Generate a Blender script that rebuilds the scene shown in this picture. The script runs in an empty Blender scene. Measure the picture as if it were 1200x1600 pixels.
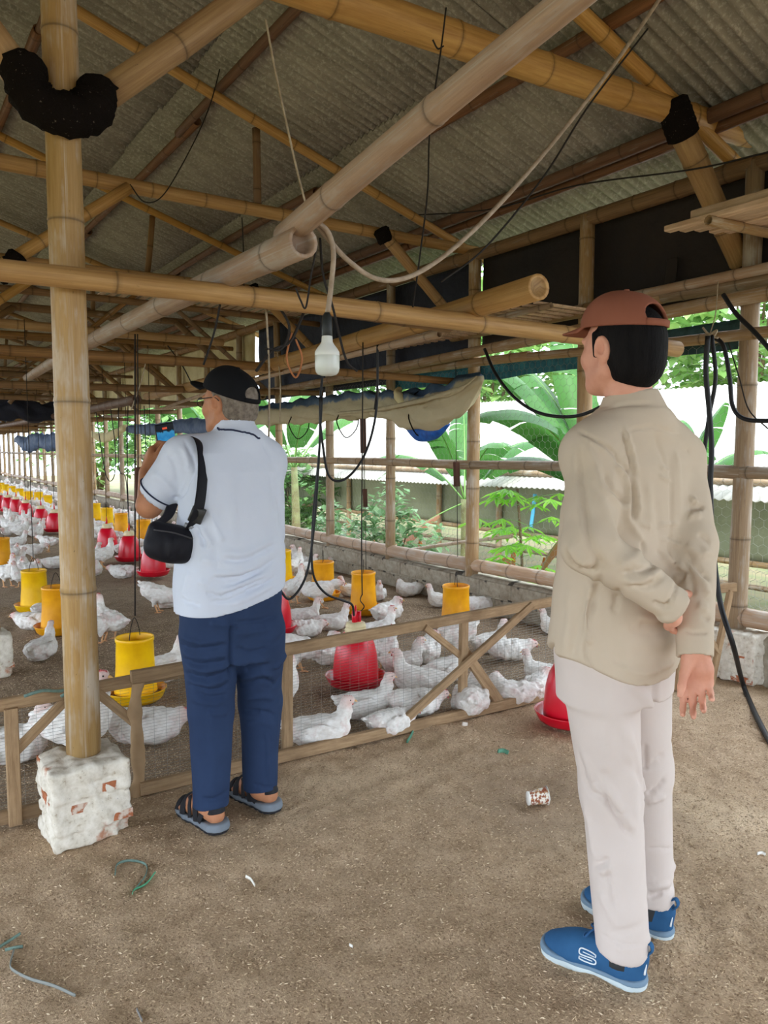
import bpy, math, random
import numpy as np
from math import sin, cos, pi, radians, sqrt, atan2, hypot
from mathutils import Vector, Matrix

# ------------------------------------------------------------------ camera
SC = bpy.context.scene
COL = SC.collection
CAM_H = 1.35
PITCH = math.atan(98 / 1200)
YAW = radians(33.4)                       # the barn runs along +Y, the camera looks 33.4 degrees to the right of it
cam = bpy.data.cameras.new('camera')
cam.sensor_fit = 'VERTICAL'; cam.sensor_height = 36; cam.lens = 27; cam.clip_start = .02; cam.clip_end = 400
camo = bpy.data.objects.new('camera', cam); COL.objects.link(camo)
camo.location = (0, 0, CAM_H); camo.rotation_euler = (pi / 2 - PITCH, 0, -YAW)
SC.camera = camo
# ------------------------------------------------------------------ sky, sun, exposure
W = bpy.data.worlds.new('overcast_sky'); SC.world = W; W.use_nodes = True
WB = W.node_tree.nodes['Background']
WB.inputs[0].default_value = (.885, .99, 1.115, 1); WB.inputs[1].default_value = 5.0
sun = bpy.data.lights.new('sun', 'SUN'); sun.energy = 5.0; sun.angle = radians(25); sun.color = (1, .99, .97)
suno = bpy.data.objects.new('sun', sun); COL.objects.link(suno); suno.rotation_euler = (radians(38), radians(-22), 0)
SC.view_settings.view_transform = 'Standard'; SC.view_settings.look = 'None'
SC.view_settings.exposure = 0.0; SC.view_settings.gamma = 1.0; SC.view_settings.use_curve_mapping = False
SC.cycles.max_bounces = 10; SC.cycles.diffuse_bounces = 7; SC.cycles.caustics_reflective = False; SC.cycles.caustics_refractive = False

# ------------------------------------------------------------------ pixel -> place in the barn (planes and ground)
_f = np.array([sin(YAW) * cos(PITCH), cos(YAW) * cos(PITCH), -sin(PITCH)])
_r = np.array([cos(YAW), -sin(YAW), 0.]); _u = np.cross(_r, _f); _O = np.array([0, 0, CAM_H])
def ray(px, py): return _f + (px - 600) / 1200 * _r - (py - 800) / 1200 * _u
def az(px, py, z=0.): d = ray(px, py); return _O + d * (z - CAM_H) / d[2]
def ax(px, py, X): d = ray(px, py); return _O + d * X / d[0]
def ay(px, py, Y): d = ray(px, py); return _O + d * Y / d[1]
def ad(px, py, t): return _O + ray(px, py) * t

ORDN = 'first second third fourth fifth sixth seventh eighth ninth tenth eleventh twelfth thirteenth fourteenth fifteenth sixteenth seventeenth eighteenth nineteenth twentieth'.split()
ORDN += ['twenty-' + q for q in ORDN[:9]] + ['thirtieth'] + ['thirty-' + q for q in ORDN[:9]]
# ------------------------------------------------------------------ object helpers
ORG = {}
def tag(o, label=None, cat=None, group=None, kind=None):
    if label: o['label'] = label
    if cat: o['category'] = cat
    if group: o['group'] = group
    if kind: o['kind'] = kind
    return o
def link(o, parent=None, org=(0, 0, 0)):
    COL.objects.link(o)
    org = Vector(org); ORG[o.name] = org
    if parent is not None:
        o.parent = parent; o.location = org - ORG[parent.name]
    else: o.location = org
    return o
def empty(name, loc, label=None, cat=None, group=None, kind=None, parent=None):
    o = bpy.data.objects.new(name, None); o.empty_display_size = .1
    link(o, parent, loc); return tag(o, label, cat, group, kind)
def mkmesh(name, V, Fc, mat=None, smooth=True, uv=None, attr=None, org=(0, 0, 0)):
    V = np.asarray(V, float).reshape(-1, 3) - np.array(org)
    me = bpy.data.meshes.new(name)
    if isinstance(Fc, np.ndarray):
        n = Fc.shape[1]; nf = len(Fc)
        me.vertices.add(len(V)); me.vertices.foreach_set('co', V.astype(np.float32).ravel())
        me.loops.add(nf * n); me.loops.foreach_set('vertex_index', Fc.astype(np.int32).ravel())
        me.polygons.add(nf)
        me.polygons.foreach_set('loop_start', np.arange(0, nf * n, n, dtype=np.int32))
        me.update(calc_edges=True); me.validate()
    else:
        me.from_pydata(V.tolist(), [], [list(q) for q in Fc]); me.update()
    me.polygons.foreach_set('use_smooth', np.full(len(me.polygons), bool(smooth)))
    if uv is not None:
        l = me.uv_layers.new(name='UVMap'); vi = np.zeros(len(me.loops), np.int32); me.loops.foreach_get('vertex_index', vi)
        l.data.foreach_set('uv', np.asarray(uv, np.float32)[vi].ravel())
    if attr is not None:
        for k, a in attr.items():
            at = me.attributes.new(k, 'FLOAT', 'POINT'); at.data.foreach_set('value', np.asarray(a, np.float32))
    if mat is not None: me.materials.append(mat)
    return me
def mk(name, V, Fc, mat=None, parent=None, smooth=True, uv=None, attr=None, org=None, label=None, cat=None, group=None, kind=None):
    V = np.asarray(V, float).reshape(-1, 3)
    if org is None:
        lo = V.min(0); hi = V.max(0); org = ((lo[0] + hi[0]) / 2, (lo[1] + hi[1]) / 2, lo[2])
    me = mkmesh(name, V, Fc, mat, smooth, uv, attr, org)
    o = bpy.data.objects.new(name, me); link(o, parent, org)
    return tag(o, label, cat, group, kind)
def copy_tree(o, parent=None):
    c = o.copy(); COL.objects.link(c)
    if parent is not None: c.parent = parent
    for ch in list(o.children): copy_tree(ch, c)
    return c
class Geo:
    """collects shapes for ONE mesh"""
    def __init__(s): s.V = []; s.F = []; s.n = 0; s.UV = []; s.A = []
    def add(s, V, Fc, uv=None, a=None):
        V = np.asarray(V, float).reshape(-1, 3)
        s.V.append(V); s.F += [[i + s.n for i in q] for q in Fc]; s.n += len(V)
        s.UV.append(np.zeros((len(V), 2)) if uv is None else np.asarray(uv)); s.A.append(np.zeros(len(V)) if a is None else np.asarray(a))
        return s
    def build(s, name, mat, parent=None, smooth=True, **kw):
        return mk(name, np.vstack(s.V), s.F, mat, parent, smooth, uv=np.vstack(s.UV), attr={'mask': np.concatenate(s.A)}, **kw)
def frame(d):
    d = np.array(d, float); d /= np.linalg.norm(d)
    h = np.array([0, 0, 1.]) if abs(d[2]) < .9 else np.array([1., 0, 0])
    a = np.cross(h, d); a /= np.linalg.norm(a); return a, np.cross(d, a), d
def tube(P, R, n=8, cap=True, flat=1.0, up=None):
    P = np.asarray(P, float); m = len(P); R = np.broadcast_to(np.asarray(R, float), (m,))
    T = np.gradient(P, axis=0); T /= np.linalg.norm(T, axis=1)[:, None] + 1e-12
    a, b, _ = frame(T[0])
    if up is not None: a = np.array(up, float)
    V = []
    th = np.arange(n) * 2 * pi / n
    for i in range(m):
        a = a - T[i] * (a @ T[i]); a /= np.linalg.norm(a); b = np.cross(T[i], a)
        V.append(P[i] + R[i] * (np.cos(th)[:, None] * a * 1.0 + np.sin(th)[:, None] * b * flat))
    V = np.vstack(V); Fc = []
    for i in range(m - 1):
        for j in range(n):
            k = (j + 1) % n; Fc.append((i * n + j, i * n + k, (i + 1) * n + k, (i + 1) * n + j))
    if cap: Fc.append(tuple(range(n))[::-1]); Fc.append(tuple(range((m - 1) * n, m * n)))
    s = np.concatenate([[0], np.cumsum(np.linalg.norm(np.diff(P, axis=0), axis=1))])
    uv = np.array([(j / n, s[i]) for i in range(m) for j in range(n)])
    return V, Fc, uv
def spline(P, n=8):
    P = np.asarray(P, float); out = []
    Q = np.vstack([2 * P[0] - P[1], P, 2 * P[-1] - P[-2]])
    for i in range(1, len(Q) - 2):
        p0, p1, p2, p3 = Q[i - 1:i + 3]
        for t in np.linspace(0, 1, n, endpoint=False):
            out.append(.5 * (2 * p1 + (p2 - p0) * t + (2 * p0 - 5 * p1 + 4 * p2 - p3) * t * t + (3 * p1 - p0 - 3 * p2 + p3) * t ** 3))
    out.append(P[-1]); return np.array(out)
def boxv(c, s, R=None):
    s = np.array(s) / 2; V = np.array([(x, y, z) for x in (-1, 1) for y in (-1, 1) for z in (-1, 1)]) * s
    if R is not None: V = V @ np.array(R).T
    return V + np.array(c), [(0, 1, 3, 2), (4, 6, 7, 5), (0, 4, 5, 1), (2, 3, 7, 6), (0, 2, 6, 4), (1, 5, 7, 3)]
def bar(a, b, w, h, up=(0, 0, 1), bev=.003):
    """a bevelled straight bar from a to b, w wide, h high along up"""
    a = np.array(a, float); b = np.array(b, float); d = (b - a); L = np.linalg.norm(d); d /= L
    u = np.array(up, float); u -= d * (u @ d); u /= np.linalg.norm(u); s = np.cross(d, u)
    w /= 2; h /= 2; c = min(bev, w * .4, h * .4)
    prof = [(-w + c, -h), (w - c, -h), (w, -h + c), (w, h - c), (w - c, h), (-w + c, h), (-w, h - c), (-w, -h + c)]
    V = [p + s * x + u * y for p in (a, b) for x, y in prof]
    Fc = [(j, (j + 1) % 8, 8 + (j + 1) % 8, 8 + j) for j in range(8)] + [tuple(range(7, -1, -1)), tuple(range(8, 16))]
    uv = [(j / 8, 0) for j in range(8)] + [(j / 8, L) for j in range(8)]
    return V, Fc, uv
def lathe(prof, n=24, c=(0, 0, 0)):
    V = []; m = len(prof)
    for r, z in prof:
        for j in range(n): V.append((c[0] + r * cos(2 * pi * j / n), c[1] + r * sin(2 * pi * j / n), c[2] + z))
    Fc = [(i * n + j, i * n + (j + 1) % n, (i + 1) * n + (j + 1) % n, (i + 1) * n + j) for i in range(m - 1) for j in range(n)]
    return V, Fc
def vnoise(x, y, seed=0):
    xi = np.floor(x).astype(np.int64); yi = np.floor(y).astype(np.int64); fx = x - xi; fy = y - yi
    fx = fx * fx * (3 - 2 * fx); fy = fy * fy * (3 - 2 * fy)
    def h(a, b):
        n = (a * 374761393 + b * 668265263 + seed * 1442695041) & 0x7fffffff
        n = ((n ^ (n >> 13)) * 1274126177) & 0x7fffffff
        return (n & 0xffff) / 65535.
    return (h(xi, yi) * (1 - fx) + h(xi + 1, yi) * fx) * (1 - fy) + (h(xi, yi + 1) * (1 - fx) + h(xi + 1, yi + 1) * fx) * fy
def fbm(x, y, o=4, seed=0):
    v = 0; a = .5
    for k in range(o): v = v + a * vnoise(x * 2 ** k, y * 2 ** k, seed + k); a /= 2
    return v

# ------------------------------------------------------------------ bodies, clothes, birds: smooth implicit shapes -> one continuous mesh
class SDF:
    def __init__(s, lo, hi, h):
        s.lo = np.array(lo, np.float32); s.h = h
        s.n = (np.ceil((np.array(hi) - np.array(lo)) / h).astype(int) + 1)
        s.ax = [s.lo[i] + h * np.arange(s.n[i], dtype=np.float32) for i in range(3)]
        s.v = np.full(s.n, .5, np.float32)
    def sub(s, bmin, bmax):
        sl = []; co = []
        for i in range(3):
            a = int(np.clip(np.floor((bmin[i] - s.lo[i]) / s.h), 0, s.n[i])); b = int(np.clip(np.ceil((bmax[i] - s.lo[i]) / s.h) + 1, 0, s.n[i]))
            sl.append(slice(a, b)); sh = [1, 1, 1]; sh[i] = -1; co.append(s.ax[i][a:b].reshape(sh))
        return tuple(sl), co
    def put(s, sl, d, k, mode):
        v = s.v[sl]
        if v.size == 0: return
        if mode == 'u':
            if k > 0:
                h = np.clip(.5 + .5 * (v - d) / k, 0, 1); s.v[sl] = v + (d - v) * h - k * h * (1 - h)
            else: s.v[sl] = np.minimum(v, d)
        elif mode == 's':
            d = -d
            if k > 0:
                h = np.clip(.5 - .5 * (v - d) / k, 0, 1); s.v[sl] = v + (d - v) * h + k * h * (1 - h)
            else: s.v[sl] = np.maximum(v, d)
    @staticmethod
    def seg(co, a, b):
        a = np.array(a, np.float32); b = np.array(b, np.float32); ba = b - a; q = float(ba @ ba) + 1e-12
        px, py, pz = co[0] - a[0], co[1] - a[1], co[2] - a[2]
        t = np.clip((px * ba[0] + py * ba[1] + pz * ba[2]) / q, 0, 1)
        return t, np.sqrt((px - t * ba[0]) ** 2 + (py - t * ba[1]) ** 2 + (pz - t * ba[2]) ** 2)
    def cone(s, a, b, ra, rb=None, k=.01, mode='u', flat=False):
        rb = ra if rb is None else rb; a = np.array(a, float); b = np.array(b, float); m = max(ra, rb) + k + 3 * s.h
        sl, co = s.sub(np.minimum(a, b) - m, np.maximum(a, b) + m)
        t, d = s.seg(co, a, b); d = d - (ra + (rb - ra) * t)
        if flat:
            u = (b - a) / np.linalg.norm(b - a); e = (co[0] - np.float32(b[0])) * u[0] + (co[1] - np.float32(b[1])) * u[1] + (co[2] - np.float32(b[2])) * u[2]; d = np.maximum(d, e.astype(np.float32))
        s.put(sl, d, k, mode); return s
    def limb(s, P, R, k=.01, mode='u'):
        for i in range(len(P) - 1): s.cone(P[i], P[i + 1], R[i], R[i + 1], k, mode)
        return s
    def ell(s, c, r, R=None, k=.01, mode='u'):
        c = np.array(c, float); r = np.array(r, float); m = r.max() + k + 3 * s.h
        if R is None: mm = r + k + 3 * s.h
        else: mm = np.full(3, m)
        sl, co = s.sub(c - mm, c + mm); p = [co[i] - np.float32(c[i]) for i in range(3)]
        if R is not None:
            R = np.array(R, float); p = [p[0] * R[0, j] + p[1] * R[1, j] + p[2] * R[2, j] for j in range(3)]
        k0 = np.sqrt((p[0] / r[0]) ** 2 + (p[1] / r[1]) ** 2 + (p[2] / r[2]) ** 2)
        k1 = np.sqrt((p[0] / r[0] ** 2) ** 2 + (p[1] / r[1] ** 2) ** 2 + (p[2] / r[2] ** 2) ** 2) + 1e-9
        s.put(sl, (k0 * (k0 - 1) / k1).astype(np.float32), k, mode); return s
    def loft(s, rings, k=.01, mode='u', n=2.4):
        """rings: (z, cx, cy, half width, half depth, angle)"""
        rings = np.array(sorted(rings), float); z0, z1 = rings[0, 0], rings[-1, 0]; m = k + 3 * s.h
        rr = rings[:, 3:5].max()
        sl, co = s.sub((rings[:, 1].min() - rr - m, rings[:, 2].min() - rr - m, z0 - m), (rings[:, 1].max() + rr + m, rings[:, 2].max() + rr + m, z1 + m))
        zz = co[2].ravel(); zc = np.clip(zz, z0, z1)
        from_ = [np.interp(zc, rings[:, 0], rings[:, i]).astype(np.float32).reshape(1, 1, -1) for i in range(1, 6)]
        # smooth the profile a little
        cx, cy, a, b, an = from_
        x = co[0] - cx; y = co[1] - cy; c, sn = np.cos(an), np.sin(an)
        xr = x * c + y * sn; yr = -x * sn + y * c
        q = (np.abs(xr / a) ** n + np.abs(yr / b) ** n) ** (1 / n)
        d = (q - 1) * np.minimum(a, b)
        ez = np.maximum(np.maximum(z0 - zz, zz - z1), -1).reshape(1, 1, -1)
        d = np.where(ez > 0, np.sqrt(np.maximum(d, 0) ** 2 + ez ** 2), d)
        d = np.maximum(d, ez)
        s.put(sl, d.astype(np.float32), k, mode); return s
    def box(s, c, half, R, rnd=.005, k=.005, mode='u'):
        c = np.array(c, float); half = np.array(half, float); R = np.array(R, float)
        m = np.linalg.norm(half) + k + 3 * s.h
        sl, co = s.sub(c - m, c + m); p = [co[i] - np.float32(c[i]) for i in range(3)]
        q = [np.abs(p[0] * R[0, j] + p[1] * R[1, j] + p[2] * R[2, j]) - (half[j] - rnd) for j in range(3)]
        d = np.sqrt(np.maximum(q[0], 0) ** 2 + np.maximum(q[1], 0) ** 2 + np.maximum(q[2], 0) ** 2) + np.minimum(np.maximum(np.maximum(q[0], q[1]), q[2]), 0) - rnd
        s.put(sl, d, k, mode); return s
    def bump(s, P, A, w):
        P = np.asarray(P, float); m = 2.6 * w
        sl, co = s.sub(P.min(0) - m, P.max(0) + m)
        if s.v[sl].size == 0: return s
        dm = None
        for i in range(len(P) - 1):
            _, d = s.seg(co, P[i], P[i + 1]); dm = d if dm is None else np.minimum(dm, d)
        s.v[sl] -= np.float32(A) * np.exp(-(dm / w) ** 2); return s
    def noise(s, A, freq, seed=0):
        rng = np.random.RandomState(seed)
        for _ in range(6):
            kx, ky, kz = rng.normal(size=3) * freq; ph = rng.uniform(0, 6.28)
            s.v += np.float32(A / 3) * np.sin(s.ax[0].reshape(-1, 1, 1) * kx + s.ax[1].reshape(1, -1, 1) * ky + s.ax[2].reshape(1, 1, -1) * kz + ph).astype(np.float32)
        return s
    def cut(s, p, nrm):
        """remove everything on the side nrm points to"""
        nrm = np.array(nrm, float); nrm /= np.linalg.norm(nrm); p = np.array(p, float)
        d = (s.ax[0].reshape(-1, 1, 1) - p[0]) * nrm[0] + (s.ax[1].reshape(1, -1, 1) - p[1]) * nrm[1] + (s.ax[2].reshape(1, 1, -1) - p[2]) * nrm[2]
        s.v = np.maximum(s.v, d.astype(np.float32)); return s
    def shell(s, t): s.v = np.abs(s.v + np.float32(t / 2)) - np.float32(t / 2); return s
    def mesh(s):
        v = s.v; ins = v < 0
        n = np.array(v.shape)
        c = np.zeros(n - 1, np.uint8)
        for dx in (0, 1):
            for dy in (0, 1):
                for dz in (0, 1): c += ins[dx:n[0] - 1 + dx, dy:n[1] - 1 + dy, dz:n[2] - 1 + dz]
        act = (c > 0) & (c < 8); I = np.argwhere(act); idx = np.full(c.shape, -1, np.int32); idx[act] = np.arange(len(I))
        acc = np.zeros((len(I), 3)); cnt = np.zeros(len(I))
        cor = [(x, y, z) for x in (0, 1) for y in (0, 1) for z in (0, 1)]
        val = {q: v[I[:, 0] + q[0], I[:, 1] + q[1], I[:, 2] + q[2]] for q in cor}
        for p in cor:
            for a in range(3):
                if p[a] == 0:
                    q = list(p); q[a] = 1; q = tuple(q); va, vb = val[p], val[q]; mcr = (va < 0) != (vb < 0)
                    t = np.where(mcr, va / np.where(mcr, va - vb, 1), 0)
                    pt = np.tile(np.array(p, float), (len(I), 1)); pt[:, a] = t
                    acc[mcr] += pt[mcr]; cnt[mcr] += 1
        V = s.lo + s.h * (I + acc / np.maximum(cnt, 1)[:, None])
        Q = []
        for a in range(3):
            b, cc = (a + 1) % 3, (a + 2) % 3
            s0 = [slice(None)] * 3; s1 = [slice(None)] * 3; s0[a] = slice(0, -1); s1[a] = slice(1, None)
            A, B = ins[tuple(s0)], ins[tuple(s1)]; E = np.argwhere(A != B)
            ok = (E[:, b] > 0) & (E[:, cc] > 0) & (E[:, b] < n[b] - 1) & (E[:, cc] < n[cc] - 1); E = E[ok]
            fl = A[E[:, 0], E[:, 1], E[:, 2]]
            def cell(db, dc):
                K = E.copy(); K[:, b] += db; K[:, cc] += dc; return idx[K[:, 0], K[:, 1], K[:, 2]]
            q = np.stack([cell(-1, -1), cell(0, -1), cell(0, 0), cell(-1, 0)], 1)
            q[~fl] = q[~fl][:, ::-1]; Q.append(q)
        Fq = np.vstack(Q).astype(np.int32); Fq = Fq[(Fq >= 0).all(1)]
        return V.astype(float), Fq
def sculpt(V, Fq, lines, gain=1.45):
    """press folds and seams into a garment: each line is laid on the surface, then the cloth is pushed in or out around it"""
    def normals():
        n = np.cross(V[Fq[:, 2]] - V[Fq[:, 0]], V[Fq[:, 3]] - V[Fq[:, 1]]); N = np.zeros_like(V)
        for j in range(4): np.add.at(N, Fq[:, j], n)
        return N / (np.linalg.norm(N, axis=1)[:, None] + 1e-12)
    N = normals(); D = V - _O; t = D @ _f; px = 600 + 1200 * (D @ _r) / t; py = 800 - 1200 * (D @ _u) / t; out = V.copy(); fr = (N * D).sum(1) < 0
    for L, A, w in lines:
        P = spline(L, 6) if len(L[0]) == 2 else np.array(L); pts = []
        P = np.hstack([P, np.zeros((len(P), 1))])[:, :3] if P.shape[1] == 2 else P
        for p in P:
            q = fr & (np.abs(px - p[0]) < 5) & (np.abs(py - p[1]) < 5)
            if q.any(): i = np.flatnonzero(q); d2 = t[i]; j = i[d2 < d2.min() + .03]; pts.append(V[j[np.argmin((px[j] - p[0]) ** 2 + (py[j] - p[1]) ** 2)]])
        if len(pts) < 2: continue
        pts = np.array(pts); lo = pts.min(0) - 3 * w; hi = pts.max(0) + 3 * w; I = np.flatnonzero(((V > lo) & (V < hi)).all(1)); dm = np.full(len(I), 9.); tm = np.zeros(len(I)); sN = len(pts) - 1
        for k in range(sN):
            a, b = pts[k], pts[k + 1]; ba = b - a; u = np.clip(((V[I] - a) @ ba) / (ba @ ba + 1e-12), 0, 1); dd = np.linalg.norm(V[I] - a - u[:, None] * ba, axis=1); m = dd < dm; dm[m] = dd[m]; tm[m] = (k + u[m]) / sN
        env = np.clip(np.minimum(tm, 1 - tm) * 5 + .15, 0, 1)
        out[I] += N[I] * (A * gain * np.exp(-(dm / w) ** 2) * env)[:, None]
    return out
def onto(V, Fq, L, off=0.):
    """points of a garment's surface under a drawn line"""
    D = V - _O; t = D @ _f; px = 600 + 1200 * (D @ _r) / t; py = 800 - 1200 * (D @ _u) / t; out = []
    for p in spline([(a, b, 0) for a, b in L], 5):
        i = np.flatnonzero((np.abs(px - p[0]) < 5) & (np.abs(py - p[1]) < 5))
        if len(i): j = i[t[i] < t[i].min() + .02]; q = V[j[np.argmin((px[j] - p[0]) ** 2 + (py[j] - p[1]) ** 2)]]; out.append(q - off * nrm(q - _O))
    return np.array(out)
def nrm(v): v = np.array(v, float); return v / np.linalg.norm(v)
def rotz(a): return np.array([[cos(a), -sin(a), 0], [sin(a), cos(a), 0], [0, 0, 1.]])
def rotx(a): return np.array([[1., 0, 0], [0, cos(a), -sin(a)], [0, sin(a), cos(a)]])
def roty(a): return np.array([[cos(a), 0, sin(a)], [0, 1., 0], [-sin(a), 0, cos(a)]])

# ------------------------------------------------------------------ materials
class NT:
    def __init__(s, name):
        s.m = bpy.data.materials.new(name); s.m.use_nodes = True; s.t = s.m.node_tree; s.b = s.t.nodes['Principled BSDF']
        s.b.inputs['Specular IOR Level'].default_value = .3
    def n(s, ty, **kw):
        nd = s.t.nodes.new('ShaderNode' + ty)
        for k, v in kw.items():
            if k in nd.inputs: s.set(nd.inputs[k], v)
            else: setattr(nd, k, v)
        return nd
    def set(s, inp, v):
        if isinstance(v, bpy.types.NodeSocket): s.t.links.new(v, inp)
        elif isinstance(v, (tuple, list)) and len(v) == 3 and inp.type == 'RGBA': inp.default_value = (*v, 1)
        else: inp.default_value = v
    def pos(s, kind='Object', scale=(1, 1, 1)):
        tc = s.n('TexCoord'); mp = s.n('Mapping'); s.set(mp.inputs[0], tc.outputs[kind]); mp.inputs['Scale'].default_value = scale
        return mp.outputs[0]
    def noise(s, vec, scale, detail=4, rough=.6):
        nd = s.n('TexNoise', Scale=scale, Detail=detail, Roughness=rough); s.set(nd.inputs['Vector'], vec); return nd.outputs['Fac']
    def ramp(s, fac, stops):
        nd = s.n('ValToRGB'); s.set(nd.inputs[0], fac); e = nd.color_ramp.elements
        while len(e) < len(stops): e.new(.5)
        for el, (p, c) in zip(e, stops): el.position = p; el.color = (*c, 1) if len(c) == 3 else c
        return nd.outputs[0]
    def step(s, fac, a, b):
        nd = s.n('MapRange'); s.set(nd.inputs[0], fac); nd.inputs[1].default_value = a; nd.inputs[2].default_value = b; return nd.outputs[0]
    def mix(s, fac, a, b, mode='MIX'):
        nd = s.n('Mix', data_type='RGBA', blend_type=mode); s.set(nd.inputs[0], fac); s.set(nd.inputs[6], a); s.set(nd.inputs[7], b); return nd.outputs[2]
    def math(s, op, a, b=0.):
        nd = s.n('Math', operation=op); s.set(nd.inputs[0], a); s.set(nd.inputs[1], b); return nd.outputs[0]
    def hsv(s, col, h=.5, sa=1., v=1.):
        nd = s.n('HueSaturation'); s.set(nd.inputs['Color'], col); s.set(nd.inputs['Hue'], h); s.set(nd.inputs['Saturation'], sa); s.set(nd.inputs['Value'], v); return nd.outputs[0]
    def rnd(s, a, b):
        o = s.n('ObjectInfo'); return s.step_out(o.outputs['Random'], a, b)
    def step_out(s, fac, a, b):
        nd = s.n('MapRange'); s.set(nd.inputs[0], fac); nd.inputs[3].default_value = a; nd.inputs[4].default_value = b; return nd.outputs[0]
    def attr(s, name): return s.n('Attribute', attribute_name=name).outputs['Fac']
    def out(s, col, rough=.7, bump=None, bs=.3, bd=.01, spec=None):
        s.set(s.b.inputs['Base Color'], col); s.set(s.b.inputs['Roughness'], rough)
        if spec is not None: s.b.inputs['Specular IOR Level'].default_value = spec
        if bump is not None:
            bp = s.n('Bump', Strength=bs, Distance=bd); s.set(bp.inputs['Height'], bump); s.t.links.new(bp.outputs[0], s.b.inputs['Normal'])
        return s.m
def plain(name, c, c2=None, rough=.7, scale=8., bs=0., bscale=60., spec=.3, vr=0., coord='Object', sx=(1, 1, 1), lo=.35, hi=.65, bd=.005):
    t = NT(name); p = t.pos(coord, sx); col = c
    if c2: col = t.mix(t.step(t.noise(p, scale), lo, hi), c, c2)
    if vr: col = t.hsv(col, v=t.rnd(1 - vr, 1 + vr))
    return t.out(col, rough, t.noise(p, bscale) if bs else None, bs, bd, spec)
def C(r, g, b):
    f = lambda v: (v / 255 / 12.92) if v <= 10 else ((v / 255 + .055) / 1.055) ** 2.4
    return (f(r), f(g), f(b))
# ---- bamboo: colour by pole, streaks along the culm, dark ring at each joint, flaking whitewash
def bamboo_mat(name, c1, c2, white=0.0, dark=(.02, .012, .006), rough=.5):
    t = NT(name); uv = t.n('UVMap').outputs[0]
    off = t.n('ObjectInfo').outputs['Random']
    cb = t.n('CombineXYZ'); t.set(cb.inputs[0], t.math('MULTIPLY', off, 37.)); t.set(cb.inputs[1], t.math('MULTIPLY', off, 91.))
    ad_ = t.n('VectorMath', operation='ADD'); t.set(ad_.inputs[0], uv); t.set(ad_.inputs[1], cb.outputs[0])
    mp = t.n('Mapping'); t.set(mp.inputs[0], ad_.outputs[0]); mp.inputs['Scale'].default_value = (14, 1.6, 1)
    mp2 = t.n('Mapping'); t.set(mp2.inputs[0], ad_.outputs[0]); mp2.inputs['Scale'].default_value = (2.2, 2.6, 1)
    streak = t.noise(mp.outputs[0], 1.6, 5, .65); blot = t.noise(mp2.outputs[0], 1.3, 4, .6)
    col = t.mix(t.step(streak, .35, .68), c1, c2)
    col = t.mix(t.math('MULTIPLY', t.step(blot, .5, .75), .45), col, c2)
    if white: col = t.mix(t.math('MULTIPLY', t.step(t.math('ADD', t.math('MULTIPLY', blot, .6), t.math('MULTIPLY', streak, .45)), .62 - white * .3, .74 - white * .3), .6), col, C(205, 198, 185))
    col = t.mix(t.math('MULTIPLY', t.attr('mask'), .62), col, dark)
    spk = t.noise(ad_.outputs[0], 46, 2); col = t.mix(t.math('MULTIPLY', t.step(spk, .70, .78), .6), col, dark)
    col = t.hsv(col, v=t.rnd(.78, 1.15), sa=t.rnd(.85, 1.1))
    return t.out(col, rough, streak, .25, .004, .3)
BAM_Y = bamboo_mat('bamboo_golden', C(192, 154, 98), C(156, 116, 68))
BAM_POST = bamboo_mat('bamboo_post', C(176, 148, 105), C(150, 119, 78), .34)
BAM_W = bamboo_mat('bamboo_weathered', C(168, 142, 108), C(128, 100, 72), .3, rough=.65)
BAM_B = bamboo_mat('bamboo_brown', C(128, 92, 66), C(92, 62, 42), .05, rough=.6)
BAM_D = bamboo_mat('bamboo_dusty', C(150, 116, 76), C(112, 82, 52), .05, rough=.65)
BAM_P = bamboo_mat('bamboo_pale', C(190, 160, 130), C(160, 124, 96), .35, rough=.6)

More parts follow.
